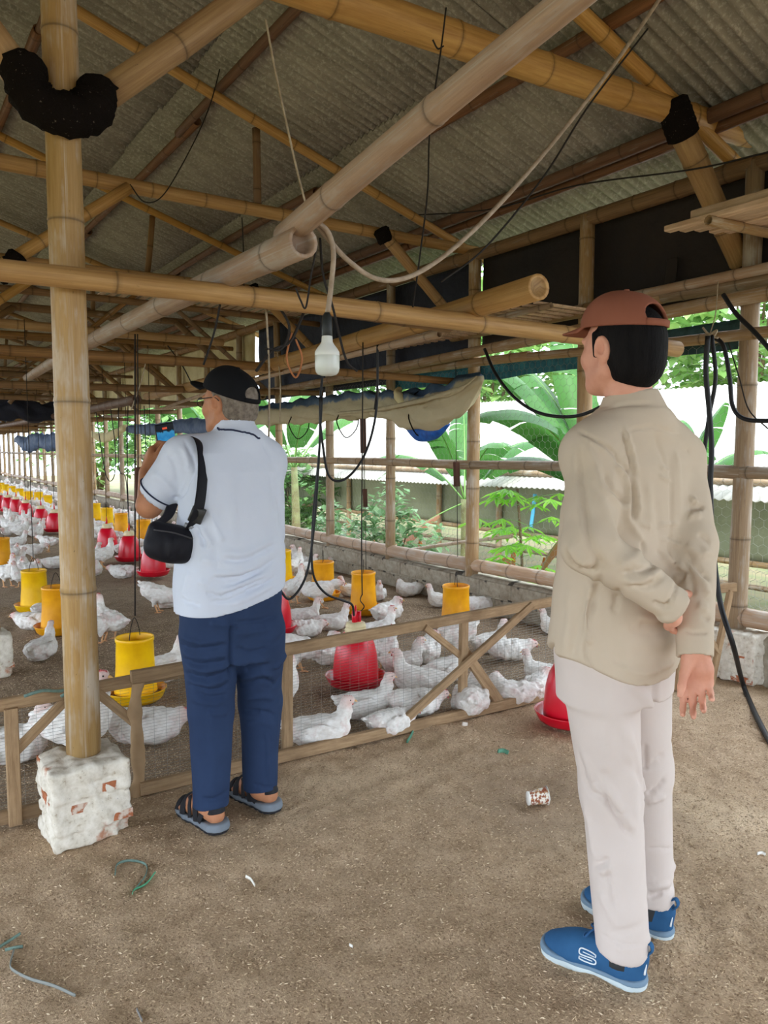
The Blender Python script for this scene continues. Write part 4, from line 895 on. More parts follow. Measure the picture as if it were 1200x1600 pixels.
# the far flock
rb2 = random.Random(77); taken = []; cnt = 0; tries = 0
while cnt < 215 and tries < 6000:
    tries += 1; y = 8.5 + 24 * rb2.random() ** 1.3; x = rb2.uniform(.125 * y + .0, 4.0)
    d_ = np.array([x, y, 0]) - _O; tt = d_ @ _f; px, py = 600 + 1200 * (d_ @ _r) / tt, 800 - 1200 * (d_ @ _u) / tt
    if any(hypot(x - a, y - b) < .22 for a, b in taken): continue
    if px < -20 or px > 275 or (88 < px < 136 and py > 830) or (150 < px < 250 and py > 870) or (py > 842 and px < 95): continue
    if abs(x - 3.3) < .22 or abs(x - 2.38) < .24: continue
    taken.append((x, y)); cnt += 1; pz = rb2.choice(['sit', 'sit', 'doze', 'low', 'stand', 'walk', 'doze'])
    o = bpy.data.objects.new('chicken', CH[pz].data); COL.objects.link(o); o.location = (x, y, float(gz(x, y))); o.rotation_euler = (0, 0, rb2.uniform(0, 6.28)); k = rb2.uniform(.74, .86); o.scale = (k, k, k)
    tag(o, 'small white chicken in the crowded flock far down the barn', 'chicken', 'far flock of white chickens')
# ------------------------------------------------------------------ cords, hoses, bulb, racks
WCAB = plain('grey_cable', C(176, 160, 142), C(150, 134, 116), .6, 30)
PY_ = lambda L, Y: [ay(px, py, Y) for px, py in L]
PX_ = lambda L, X: [ax(px, py, X) for px, py in L]
strand('power_cable', PY_([(1040, -15), (985, 65), (930, 140), (850, 240), (770, 330), (700, 395), (640, 432), (590, 436), (545, 408), (512, 372), (494, 350), (482, 330)], 2.16), .0085, WCAB, 8, label='thick pale cable swooping from the top right down to the hanging pole', cat='cable')
strand('bulb_cable', PY_([(492, 345), (512, 362), (521, 395), (517, 450), (512, 488)], 2.14), .0085, WCAB, 8, label='twisted pale cable the light bulb hangs on', cat='cable')
BP = ay(511, 520, 2.14); bz = BP[2]
BU = empty('light_bulb', (BP[0], BP[1], bz - .125), 'unlit white LED bulb hanging in a black socket', 'light bulb')
V, Fc = lathe([(0, .062), (.008, .062), (.012, .055), (.0155, .05), (.0165, .02), (.0165, -.008), (.014, -.012), (0, -.012)], 24, (BP[0], BP[1], bz)); mk('socket', V, Fc, plain('socket_black', C(36, 40, 40), None, .45), BU)
V, Fc = lathe([(.012, -.008), (.0165, -.011), (.018, -.028), (.022, -.036), (.033, -.050), (.0385, -.060), (.039, -.070), (.038, -.072)], 32, (BP[0], BP[1], bz)); mk('base_collar', V, Fc, plain('bulb_white', C(226, 230, 226), None, .4), BU)
V, Fc = lathe([(.0385, -.071), (.039, -.075), (.0388, -.110), (.036, -.122), (.030, -.129), (.018, -.133), (0, -.134)], 32, (BP[0], BP[1], bz)); mk('diffuser', V, Fc, plain('bulb_diffuser', C(206, 212, 206), None, .22, spec=.5), BU)
def wire(L, r, mat, label, Y=None, X=None, cat='wire', n=6, group=None): return strand('hanging_wire' if cat == 'wire' else cat, PY_(L, Y) if Y else PX_(L, X), r, mat, n, label=label, cat=cat, group=group)
wire([(697, 12), (690, 70), (672, 200), (668, 300), (656, 400), (645, 480)], .0035, CORD, 'dark wire dropping from the thick tie beam at top middle', Y=2.66)
wire([(676, 62), (684, 76), (693, 72)], .0035, CORD, 'short bent wire hook on the wire at top middle', Y=2.65)
wire([(415, 30), (430, 110), (447, 190), (465, 270), (482, 335)], .0035, PCORD, 'pale string from the roof down to the end of the hanging pole', Y=2.3)
wire([(355, 4), (357, 40), (338, 130), (318, 190), (283, 260), (252, 308), (225, 315), (203, 288)], .004, CORD, 'thin drooping wire looped on the second tie beam, left of the bulb', Y=5.09)
wire([(1012, 45), (920, 165), (850, 275), (760, 385), (690, 440)], .004, CORD, 'dark thin cord running beside the pale power cable', Y=2.35)
wire([(600, 338), (760, 328), (900, 290), (1080, 265), (1200, 238)], .005, CORD, 'thin black line stretched just under the purlins', X=3.8)
wire([(378, 340), (380, 380), (381, 440), (383, 470)], .004, CORD, 'wire hanging from the second tie beam above the white shirt', Y=5.09)
wire([(495, 385), (486, 430), (478, 480), (470, 470), (462, 450)], .003, CORD, 'thin black wire loop left of the bulb cable', Y=2.16)
wire([(500, 372), (505, 430), (520, 480), (540, 560), (558, 580)], .004, CORD, 'black wire passing behind the bulb', Y=2.18)
wire([(430, 470), (452, 510), (440, 545), (414, 545)], .005, CORD, 'black cord tangle over the black cap', Y=2.765)
wire([(480, 470), (470, 500), (452, 535), (425, 548), (400, 580)], .006, CORD, 'thick black cord knotted above the black cap', Y=2.768)
wire([(456, 520), (448, 560), (462, 590), (472, 560), (462, 530)], .004, plain('orange_twine', C(170, 110, 70), None, .8), 'orange twine loop hanging left of the bulb', Y=2.77)
for i, (a, b, Y) in enumerate((((415, 468), (420, 690), 2.765), ((590, 537), (585, 640), 3.63), ((433, 545), (437, 660), 5.0), ((345, 470), (318, 570), 2.765), ((232, 545), (205, 640), 5.2), ((262, 540), (300, 600), 5.2))):
    wire([a, ((a[0] + b[0]) / 2 + 3, (a[1] + b[1]) / 2), b], .004, (PCORD, CORD)[i % 2], ('pale loose string right of the black cap', 'dark string dangling below the thick pole right of the bulb', 'pale string hanging behind the right of the black cap', 'dark slanting string left above the black cap', 'pale slanting string above the raised phone', 'dark short string above the cap brim')[i], Y=Y, group='loose dangling strings')
# cords and hoses of the drinkers
RD = HUNG[(556, 1078)]; strand('hanging_cord', PY_([(567, 535), (566, 700), (565, 850), (566, 930)], 3.55), .0035, CORD, 6, RD, 4)
P0 = az(556, 1078); q = lambda px, py: ay(px, py, float(P0[1]))
strand('chain_hook', [q(566, 928), q(563, 938), q(569, 948), q(561, 958), q(557, 966)], .003, CORD, 6, RD)
for px in (553, 561): strand('water_valve', [q(px, 955), q(px, 975)], .012, RED, 10, RD, 2)
strand('water_hose', PY_([(553, 962), (550, 945), (535, 938), (510, 928), (492, 905), (487, 870), (490, 800), (499, 700), (500, 620)], 3.55), .0065, BLK, 8, label='black water hose falling in front of the second yellow feeder to the red drinker', cat='hose')
strand('water_hose', PY_([(503, 618), (498, 720), (490, 830), (478, 900), (455, 935), (440, 925), (430, 900)], 3.5), .0065, BLK, 8, label='black water hose looping beside the right hip of the man in white', cat='hose')
strand('water_hose', PY_([(590, 533), (588, 640), (570, 710), (540, 748), (515, 745), (505, 700), (500, 640), (506, 560)], 3.63), .007, BLK, 8, label='black hose hanging in a deep loop right of the white shirt', cat='hose')
strand('water_hose', PX_([(757, 545), (775, 585), (805, 622), (845, 646), (900, 650), (950, 628), (985, 590), (1015, 540)], 3.85), .012, BLK, 8, label='black hose drooping behind the neck of the man in the brown cap', cat='hose')
strand('water_hose', PX_([(1018, 540), (1050, 560), (1060, 590), (1048, 560), (1030, 540), (1110, 525), (1130, 545), (1140, 600), (1145, 640), (1170, 655), (1215, 660)], 3.75)[:0] if 0 else PX_([(1110, 525), (1130, 540), (1140, 590), (1145, 635), (1165, 655), (1215, 658)], 3.85), .012, BLK, 8, label='black hose loop crossing the right hand wall post', cat='hose')
strand('water_hose', PX_([(1106, 525), (1103, 580), (1108, 640), (1112, 700), (1110, 760), (1114, 850), (1125, 940), (1146, 1010)], 3.55) + [az(1163, 1075, .03), az(1195, 1145, .016), az(1240, 1215, .016)], .0135, BLK, 8, label='long black hose falling past the tan sleeve to the floor at right', cat='hose')
strand('water_hose', PX_([(1112, 525), (1118, 590), (1108, 650), (1100, 710), (1096, 760)], 3.6), .011, BLK, 8, label='second black hose twisted over the long one, behind the tan shoulder', cat='hose')
strand('water_hose', PX_([(1130, 460), (1150, 490), (1180, 520), (1215, 560)], 3.6), .012, BLK, 8, label='short black hose slanting from the rails at the right edge', cat='hose')
wire([(1138, 535), (1155, 590), (1170, 640), (1200, 670)], .004, CORD, 'thin wire in front of the right hand wall post', X=3.9)
strand('tie_string', PX_([(1098, 512), (1108, 522), (1120, 516), (1112, 530), (1102, 524), (1122, 528)], 3.8), .006, PCORD, 6, label='knotted string holding the hoses under the rails', cat='string')
strand('tie_string', PX_([(1122, 440), (1118, 490), (1110, 520)], 3.85), .003, PCORD, 6, label='thin pale string over the doubled rails', cat='string')
# counterweights of the curtain cords
def weight(px, y0, y1, X, w, label, top=None):
    a, b = ax(px, y0, X), ax(px + 1, y1, X); V, Fc, uv = bar(a, b, w, w * .7, (0, 1, 0), .004); WT = mk('wood_weight', V, Fc, WOODW, uv=uv, smooth=False, label=label, cat='weight')
    if top: strand('hanging_cord', [ax(px - 1, top, X), a], .003, CORD, 5, WT, 2)
    strand('hanging_cord', [b, ax(px + 2, y1 + 110, X)], .003, CORD, 5, WT, 2); return WT
weight(567, 654, 708, 4.12, .055, 'long brown wood weight dangling below the beige tarp', 588)
weight(570, 764, 792, 4.10, .042, 'short brown wood weight under the mid rail, above the middle yellow feeder', 590)
weight(713, 722, 760, 4.12, .05, 'brown wood weight hanging before the mid rail near the wall post', 574)
WR = weight(216, 730, 782, 1.17, .038, 'brown wood weight on the rod left of the raised elbow', 522)
strand('hanging_cord', [ax(211, 522, 1.18), ax(211, 962, 1.18)], .0045, CORD, 6, WR, 2)
for (pts, Y) in (([(148, 632), (165, 740), (178, 745), (180, 700), (172, 632)], 10.08), ([(185, 634), (186, 730), (196, 745), (200, 790), (203, 835)], 10.08), ([(200, 634), (199, 720), (200, 800)], 10.08), ([(225, 634), (228, 700), (232, 780)], 10.08)):
    strand('water_hose', PY_(pts, Y), .006, BLK, 6, label='thin dark hose over the far drinkers, %s right of the left post' % ORDN[int(pts[0][0] > 150) + int(pts[0][0] > 190) + int(pts[0][0] > 210)], cat='hose', group='far drinker hoses')
# slatted racks on the rails
SLAT = plain('pale_slat', C(216, 190, 164), C(186, 156, 130), .75, 6, .3, 40, sx=(8, 1, 8), vr=.12)
def rack(pos_list, dims, label, parent_loc, bars=()):
    T = empty('slat_rack', parent_loc, label, 'rack')
    for a, b in pos_list: V, Fc, uv = bar(a, b, dims[0], dims[1], bev=.004); mk('slat', V, Fc, SLAT, T, smooth=False)
    for a, b, r in bars: bam('rack_bar', a, b, r, r, BAM_W, T, n=8)
    return T
rack([((3.62, 3.7 + .105 * i, 2.30), (4.14, 3.66 + .105 * i, 2.29)) for i in range(24)], (.05, .012), 'slatted bamboo rack beneath the dark plastic, left of the brown cap', (3.88, 4.9, 2.28), [((3.66, 3.6, 2.27), (3.66, 6.2, 2.27), .02)])
rack([((1.9 + .1 * i, 6.9, 2.86 + .005 * (i % 2)), (1.88 + .1 * i, 8.0, 2.84)) for i in range(22)], (.055, .012), 'slatted rack lying high under the roof, left of the bulb', (3.0, 7.4, 2.84), [((1.85, 6.95, 2.83), (4.1, 6.95, 2.83), .025), ((1.85, 7.9, 2.83), (4.1, 7.9, 2.81), .025)])
rack([((3.66 + .075 * i, 2.74 - .04 * i, 2.545 + .004 * (i % 3)), (3.66 + .075 * i, .4, 2.56)) for i in range(7)], (.058, .03), 'bundle of pale slats jutting in at the right edge', (3.9, 1.6, 2.53), [((3.6, 2.45, 2.515), (4.25, 2.4, 2.515), .028)])
V, Fc, uv = bar((3.78, 2.66, 2.615), (3.8, .5, 2.62), .07, .05, bev=.006); mk('timber_offcut', V, Fc, SLAT, smooth=False, label='square timber lying on the slat bundle at the right edge', cat='timber')
for i in range(3): bam('cut_bamboo', (4.07 + .05 * i, 1.5, 2.34 + .01 * i), (4.12 + .05 * i, 3.32 - .2 * i, 2.335 + .01 * i), .034, .03, BAM_P, label=('outermost', 'middle', 'innermost')[2 - i] + ' cut bamboo length lying on the rails right of the brown cap', cat='pole', group='cut bamboo on the rails')
# dark stuff hung on the far wall
roll('hanging_sack', [ay(-20, 648, 12.55), ay(20, 638, 12.55), ay(60, 645, 12.55), ay(95, 640, 12.5)], [.12, .17, .15, .09], mat=NAVY, label='dark cloth bundle slung under the far beams left of the post', cat='cloth', amp=.35)
roll('hanging_sack', [(1.95, 9.2, 2.4), (1.93, 9.2, 2.2), (1.95, 9.2, 2.05)], [.06, .14, .05], mat=plain('olive_sack', C(120, 112, 80), C(96, 90, 64), .9), label='olive sack hanging just right of the left post', cat='sack')
SHELF = empty('loft_shelf', (2.2, 24, 1.9), 'cluttered wooden loft shelf far down the barn at left', 'shelf')
for z in (1.9, 2.2, 2.5): batten('board', (.6, 24, z), (4.1, 24, z), .5, .03, SHELF, up=(0, 0, 1))
rsh = random.Random(3); BOXC = [plain('crate_brown', C(130, 90, 62), None, .8), plain('crate_blue', C(40, 110, 170), None, .6), plain('crate_grey', C(100, 92, 86), None, .8)]
for i in range(16):
    x = rsh.uniform(2.6, 4.0); z = (1.915, 2.215)[i % 2]; h = rsh.uniform(.12, .22); V, Fc, uv = bar((x, 24, z), (x, 24, z + h), rsh.uniform(.14, .22), .25, (0, 1, 0), .01)
    mk('storage_box', V, Fc, BOXC[(0, 2, 0, 1)[i % 4]], smooth=False, label='small box stored on the far loft shelf', cat='box', group='boxes on the loft shelf')

# ------------------------------------------------------------------ litter on the floor
def gp(px, py, dz=.004): v = az(px, py); v[2] = float(gz(v[0], v[1])) + dz; return v
TWI = plain('teal_string', C(120, 146, 136), C(96, 120, 112), .7, 30)
def ribbon(L, w, mat, label, cat='string'): V, Fc, uv = tube(spline([gp(a, b, .006) for a, b in L], 6), w, 6, True, .35, up=(0, 0, 1)); return mk('plastic_string', V, Fc, mat, label=label, cat=cat)
ribbon([(180, 1372), (184, 1352), (205, 1345), (228, 1352), (227, 1370), (212, 1386)], .0045, TWI, 'curled grey green string on the litter below the brick pillar')
ribbon([(243, 1366), (228, 1380), (210, 1388), (207, 1396)], .004, plain('green_string', C(86, 160, 124), None, .7), 'green knotted string end beside the curled string')
ribbon([(-5, 1482), (15, 1470), (32, 1460)], .005, TWI, 'short grey green string at the left edge of the floor')
ribbon([(8, 1486), (24, 1484), (36, 1482)], .005, TWI, 'tiny pale string knot at the left edge of the floor')
ribbon([(22, 1488), (16, 1510), (24, 1524), (48, 1538), (85, 1550), (118, 1562)], .005, plain('grey_string', C(136, 140, 136), None, .7), 'long grey string snaking over the litter at lower left')
ribbon([(214, 1580), (222, 1597)], .005, plain('grey_string2', C(126, 124, 122), None, .7), 'grey string stub at the bottom edge')
ribbon([(384, 1373), (392, 1376), (398, 1384)], .006, plain('white_scrap', C(232, 228, 218), None, .7), 'white paper scrap on the litter below the sandals', 'scrap')
ribbon([(546, 1480), (551, 1483)], .005, plain('white_scrap2', C(226, 224, 216), None, .7), 'tiny white crumb on the open litter', 'scrap')
ribbon([(1183, 1338), (1190, 1336), (1196, 1338)], .006, plain('white_feather', C(232, 230, 224), None, .8), 'small white feather near the right edge', 'feather')
for L, l in (([(636, 1158), (642, 1150), (648, 1140)], 'green scrap of twine at the foot of the fence brace'), ([(778, 1178), (786, 1176), (794, 1178)], 'pale green scrap before the fence right end'), ([(722, 1136), (730, 1135)], 'white crumb before the fence')): ribbon(L, .012, plain('green_scrap', C(96, 146, 122), C(70, 120, 98), .8) if 'crumb' not in l else plain('crumb', C(214, 206, 196), None, .8), l, 'scrap')
ribbon([(60, 1052), (75, 1046), (90, 1040), (95, 1048)], .004, TWI, 'fake') if 0 else None
V, Fc, uv = tube(spline([(.40, 2.93, .475), (.46, 2.93, .485), (.53, 2.94, .47), (.6, 2.93, .49), (.52, 2.92, .455)], 6), .006, 6); mk('plastic_string', V, Fc, TWI, label='grey green plastic string draped on the left fence rail', cat='string')
# paper cup lying on its side
c0 = gp(840, 1256); cup = empty('paper_cup', c0, 'empty paper ice cream cup lying on its side near the tan trousers', 'cup')
t = NT('cup_print'); uv_ = t.n('UVMap').outputs[0]; sx_ = t.n('SeparateXYZ'); t.set(sx_.inputs[0], uv_); mpc = t.n('Mapping'); t.set(mpc.inputs[0], uv_); mpc.inputs['Scale'].default_value = (9, 60, 1)
n_ = t.noise(mpc.outputs[0], 1.2, 3); col = t.mix(t.step(n_, .47, .52), C(236, 230, 218), C(150, 88, 62)); col = t.mix(t.step(t.noise(uv_, 40, 2), .6, .63), col, C(214, 176, 110)); CUPM = t.out(col, .5)
axd = np.array([.86, -.45, 0.]); axd /= np.linalg.norm(axd); ctr = np.array(c0) + (0, 0, .030)
V, Fc, uv = tube([ctr - axd * .036 + (0, 0, -.004), ctr, ctr + axd * .036 + (0, 0, .004)], [.024, .028, .032], 24, False); mk('sleeve', V, Fc, CUPM, cup, uv=np.stack([uv[:, 0], uv[:, 1]], 1))
CW = plain('cup_white', C(240, 238, 232), None, .5)
V, Fc, uv = tube([ctr - axd * .040 + (0, 0, -.004), ctr - axd * .034 + (0, 0, -.004)], [.0255, .0255], 24); mk('base_ring', V, Fc, CW, cup)
g = Geo(); V, Fc, uv = tube([ctr + axd * .034 + (0, 0, .004), ctr + axd * .0365 + (0, 0, .004), ctr + axd * .039 + (0, 0, .004), ctr + axd * .0365 + (0, 0, .004)], [.0325, .036, .0345, .031], 24, False); g.add(V, Fc); g.build('rim', CW, cup)

# ------------------------------------------------------------------ outside: lower ground, neighbouring coop, banana plants, shrubs, trees
def leaf_mat(name, c1, c2, tr=.45, rough=.45, isl=True):
    t = NT(name); p = t.pos('Object'); r = t.n('NewGeometry').outputs['Random Per Island'] if isl else t.noise(p, 3)
    col = t.mix(r, c1, c2); t.out(col, rough)
    tl = t.n('BsdfTranslucent'); t.set(tl.inputs[0], col); mx = t.n('MixShader'); mx.inputs[0].default_value = tr
    t.t.links.new(t.b.outputs[0], mx.inputs[1]); t.t.links.new(tl.outputs[0], mx.inputs[2]); t.t.links.new(mx.outputs[0], t.t.nodes['Material Output'].inputs[0]); return t.m
GRASS = plain('grass_ground', C(104, 112, 74), C(134, 120, 92), .95, 1.5, .6, 30)
V1, F1 = grid(4.36, 60, -20, 75, 60, 90, lambda x, y: -.15 - .85 * np.clip((x - 4.4) / 2., 0, 1) + (fbm(x * .6, y * .6, 4, 2) - .5) * .3 * np.clip((x - 4.4), 0, 1))
mk('yard_ground', V1, F1, GRASS, org=(30, 20, -1), kind='structure')
V1, F1 = grid(-60, -3.2, -40, 75, 30, 40, lambda x, y: -.15 + x * 0); mk('yard_ground', V1, F1, GRASS, kind='structure', org=(-30, 10, 0))
V1, F1 = grid(-3.2, 60, -40, -4, 30, 20, lambda x, y: -.1 + x * 0); mk('yard_ground', V1, F1, plain('yard_dirt', C(150, 130, 104), C(120, 104, 82), .95, 2), kind='structure', org=(10, -20, 0))
BL1 = leaf_mat('banana_leaf', C(78, 126, 58), C(54, 100, 44), .42); BL2 = plain('banana_rib', C(112, 152, 78), None, .5); BST = plain('banana_stem', C(150, 160, 110), C(110, 96, 66), .7, 4, .2, 30); DRYL = leaf_mat('dry_banana_leaf', C(166, 116, 78), C(120, 80, 56), .3)
def banana_leaf(base, az_, el, L, wd, droop, seed, parent, mat=None, tear=.35):
    r = random.Random(seed); n = 30; P = []; d = np.array([cos(az_) * cos(el), sin(az_) * cos(el), sin(el)]); p = np.array(base, float); dn = np.array([0, 0, -1.])
    for i in range(n + 1):
        P.append(p.copy()); p = p + d * L / n; d = d + dn * droop * (i / n + .3) / n; d /= np.linalg.norm(d)
    P = np.array(P); g = Geo(); pet = 7; T = np.gradient(P, axis=0); T /= np.linalg.norm(T, axis=1)[:, None]
    for sd in (-1, 1):
        i = pet
        while i < n:
            j = min(n, i + r.choice([2, 3, 5, 7] if tear > .2 else [12])); V = []; tw = r.uniform(-.5, .5) * tear; dr = r.uniform(0, .5) * tear
            m = (j - i) * 2 + 1
            for k in range(m):
                s = i + (j - i) * k / (m - 1); f0 = np.array([np.interp(s, range(n + 1), P[:, a]) for a in range(3)]); tt = np.array([np.interp(s, range(n + 1), T[:, a]) for a in range(3)])
                side = np.cross(tt, (0, 0, 1.)); side /= np.linalg.norm(side) + 1e-9; up = np.cross(side, tt); q = (s - pet) / (n - pet); w = wd * (sin(pi * min(1, q * .92 + .06)) ** .55)
                gap = 1 - .12 * tear * (k in (0, m - 1))
                for u in (0, .35, .7, 1.):
                    V.append(f0 + side * sd * w * u * cos(.35 + dr * u) + up * (w * u * (.30 - (.55 + dr) * u)) + tt * (w * .25 * u * gap + tw * w * u * (k / (m - 1) - .5)))
            Fc = [(a * 4 + b, a * 4 + b + 1, a * 4 + b + 5, a * 4 + b + 4) for a in range(m - 1) for b in range(3)]
            g.add(V, Fc if sd > 0 else [f[::-1] for f in Fc]); i = j
    o = g.build('leaf', mat or BL1, parent, org=tuple(P[0]))
    V, Fc, uv = tube(P[::2], np.linspace(.014, .003, len(P[::2])) * (L / 1.8), 6); mk('midrib', V, Fc, BL2, o); return o
def banana(x, y, z0, h, leaves, label, seed, sc=1.):
    T = empty('banana_plant', (x, y, z0), label, 'banana plant'); V, Fc, uv = tube(spline([(x, y, z0), (x + .03, y, z0 + h * .5), (x, y, z0 + h)], 5), np.linspace(.11, .06, 11) * sc, 12); mk('stem', V, Fc, BST, T)
    for i, (a, el, L, w, dr) in enumerate(leaves): banana_leaf((x, y, z0 + h - .05), a, el, L * sc, w * sc, dr, seed + i, T, DRYL if el < -.3 else None)
    return T
cr = atan2(-.55, .835)                                   # heading of picture right
banana(6.15, 5.3, -.95, 1.75, [(cr + pi - .1, 1.15, 2.3, .36, 1.9), (cr + pi + .5, 1.0, 2.0, .34, 2.2), (cr + 2.0, 1.35, 2.2, .3, 1.2), (cr + .3, 1.3, 1.3, .22, 2.2), (cr + pi - .8, .8, 1.7, .3, 2.4), (cr - .6, 1.2, 1.2, .22, 2.4), (cr + 2.4, 1.2, 2.0, .3, 1.6), (cr + pi, -.5, .9, .12, 1.5), (cr + pi + .7, -.6, .8, .1, 1.5)], 'large banana plant outside the wire, its leaves filling the bay left of the brown cap', 5)
banana(7.4, 5.3, -1.0, 1.75, [(cr + a, el, 1.25, .2, d) for a, el, d in ((0, 1., 2), (1.2, 1.2, 1.6), (2.4, .9, 2.2), (3.4, 1.2, 1.7), (4.6, 1., 2.1), (5.4, 1.3, 1.3))], 'banana plant outside right of the tan shoulder', 25)
banana(7.4, 9.0, -1.0, 1.6, [(cr + a, el, 1.8, .28, d) for a, el, d in ((.4, 1., 2), (1.5, 1.2, 1.6), (2.8, .9, 2.2), (3.9, 1.2, 1.7), (5.0, 1., 2.1), (3.1, -.4, 1.2))], 'banana plant behind the post under the tarp', 45)
banana(6.8, 13.5, -1.0, 2.0, [(cr + a, el, 2.2, .32, d) for a, el, d in ((.4, 1., 2), (1.5, 1.2, 1.6), (2.8, .9, 2.2), (3.9, 1.2, 1.7), (5.0, 1., 2.1))], 'banana plant outside the bay beside the raised phone', 65)
banana(7.2, 18.5, -1.0, 2.0, [(cr + a, el, 2.4, .34, d) for a, el, d in ((.4, 1., 2), (1.5, 1.2, 1.6), (2.8, .9, 2.2), (3.9, 1.2, 1.7), (5.0, 1., 2.1))], 'banana plant outside the far bay right of the left post', 85)
LG = leaf_mat('shrub_leaf', C(86, 130, 74), C(150, 182, 132), .35, .35); LB = leaf_mat('cassava_leaf', C(172, 226, 84), C(136, 202, 66), .55); LT = leaf_mat('tree_leaf', C(110, 156, 82), C(166, 196, 120), .45); LD = leaf_mat('dark_tree_leaf', C(76, 120, 62), C(120, 160, 90), .4); TWG = plain('twig', C(120, 100, 74), C(90, 74, 54), .8)
def leaf_cloud(c, r, n, size, mat, name, parent, seed, flat=1., lobed=False, shell=.6):
    rs = np.random.RandomState(seed); d = rs.normal(size=(n, 3)); d /= np.linalg.norm(d, axis=1)[:, None]; rad = rs.uniform(shell, 1, n) ** .7
    lump = .78 + .3 * np.sin(d[:, 0] * 5 + seed) * np.sin(d[:, 1] * 4.3 + seed) + .14 * np.sin(d[:, 2] * 9)
    P = np.array(c) + d * np.array(r) * (rad * lump)[:, None]; a = rs.uniform(0, 6.28, n); tl = rs.uniform(-.9, .4, n); s = size * rs.uniform(.6, 1.25, n)
    D = np.stack([np.cos(a) * np.cos(tl), np.sin(a) * np.cos(tl), np.sin(tl)], 1); S = np.cross(D, np.array([0, 0, 1.])); S /= np.linalg.norm(S, axis=1)[:, None]; U = np.cross(S, D)
    s_ = s[:, None]; w = .33
    V = np.stack([P, P + D * s_ * .45 + S * s_ * w + U * s_ * .08, P + D * s_ * .5 - U * s_ * .02, P + D * s_ * .45 - S * s_ * w + U * s_ * .08, P + D * s_], 1).reshape(-1, 3); i = np.arange(n)[:, None] * 5
    Fq = np.concatenate([i + [0, 1, 2], i + [1, 4, 2], i + [0, 2, 3], i + [3, 2, 4]])
    return mk(name, V, Fq, mat, parent, smooth=False, kind='stuff')
def shrub(x, y, z0, r, n, size, mat, label, seed, nm='shrub', cat='shrub', zc=None, group=None):
    T = empty(nm, (x, y, z0), label, cat, group); zc = z0 + r[2] if zc is None else zc
    leaf_cloud((x, y, zc), r, n, size, mat, 'foliage', T, seed); rs = random.Random(seed); g = Geo()
    for i in range(5):
        e = np.array([x + rs.uniform(-.6, .6) * r[0], y + rs.uniform(-.6, .6) * r[1], zc + rs.uniform(0, .5) * r[2]]); V, Fc, uv = tube(spline([(x, y, z0), ((x + e[0]) / 2 + rs.uniform(-.05, .05), (y + e[1]) / 2, (z0 + e[2]) / 2), e], 4), np.linspace(.03, .008, 9) * max(.5, r[0]), 6); g.add(V, Fc, uv)
    g.build('stem', TWG, T); return T
shrub(5.55, 8.3, -.9, (.75, .75, .95), 1300, .13, LG, 'leafy green shrub with pale shiny leaves outside, left of the middle wall post', 3)
shrub(5.4, 9.6, -.9, (.5, .6, .8), 700, .13, LG, 'smaller shrub outside beside the shirt of the man in white', 4)
# cassava: palmate leaves on long stalks
CT = empty('cassava_plant', (5.45, 5.75, -.8), 'bright lime green cassava plant with fingered leaves outside the wire', 'plant'); rs = random.Random(9); gl = 0
for k in range(46):
    z = rs.uniform(-.1, 1.02); a = rs.uniform(0, 6.28); rr = rs.uniform(.15, .62) * (1.1 - .35 * max(0, z)); b0 = np.array([5.45 + rs.uniform(-.15, .15), 5.75 + rs.uniform(-.15, .15), z - .12]); e = b0 + (cos(a) * rr, sin(a) * rr, .1); g = Geo()
    for i in range(7):
        t_ = a + (i - 3) * .62; L = .23 * (1 - .07 * abs(i - 3)) * rs.uniform(.85, 1.1); dd = np.array([cos(t_), sin(t_), -.35]); sd = np.array([-sin(t_), cos(t_), 0]); w = .024
        g.add([e, e + dd * L * .4 + sd * w, e + dd * L * .75 + sd * w * .8, e + dd * L + (0, 0, -.02), e + dd * L * .75 - sd * w * .8, e + dd * L * .4 - sd * w], [(0, 1, 2, 3), (0, 3, 4, 5)])
    lf = g.build('leaf', LB, CT, smooth=False, org=tuple(e)); V, Fc, uv = tube([b0, (b0 + e) / 2 + (0, 0, .02), e], .0035, 5); mk('stalk', V, Fc, BL2, lf)
V, Fc, uv = tube(spline([(5.45, 5.75, -.8), (5.48, 5.73, 0), (5.44, 5.78, .95)], 5), .014, 6); mk('stem', V, Fc, TWG, CT)
# neighbouring coop
NB = empty('neighbour_coop', (10, 8, -1.0), 'neighbouring open poultry house with a pale sunlit roof and green grey curtain', 'building')
t = NT('sunlit_roof'); pz = t.pos('Object'); SUNR = t.out(t.mix(t.step(t.noise(pz, 2), .3, .7), C(196, 192, 184), C(168, 164, 156)), .8)
TGR = plain('green_curtain', C(150, 152, 126), C(126, 130, 106), .8, 1.2, .4, 6, bd=.03)
wv = 13 * 14; yy = np.linspace(-6, 26, 1600); zz = np.cos(yy / .11 * 2 * pi) * .011; V = []
for (x, z) in ((8.05, .78), (9.9, 1.60), (11.75, 2.42)): V.append(np.stack([np.full(1600, x), yy, zz + z + .06 * (fbm(yy * .5, yy * 0 + x) - .5)], 1))
V = np.vstack(V); Fc = [(j * 1600 + i, (j + 1) * 1600 + i, (j + 1) * 1600 + i + 1, j * 1600 + i + 1) for j in range(2) for i in range(1599)]
rf = mk('roof_sheeting', V, Fc, SUNR, NB, kind='stuff'); md = rf.modifiers.new('t', 'SOLIDIFY'); md.thickness = .012
for i, y in enumerate(np.arange(-5, 26, 1.6)):
    bam('post', (8.45, y, -1.0), (8.45, y, .98), .055, .05, BAM_W, NB, n=8)
for z, r in ((.92, .05), (.02, .04), (-.35, .035)): bam('rail', (8.43, -6, z), (8.43, 26, z), r, r, BAM_W, NB, n=6)
sheet('curtain', -5.5, 25.5, .93, .03, TGR, x=8.52, seed=4, parent=NB, nu=160, nv=8, amp=.03)
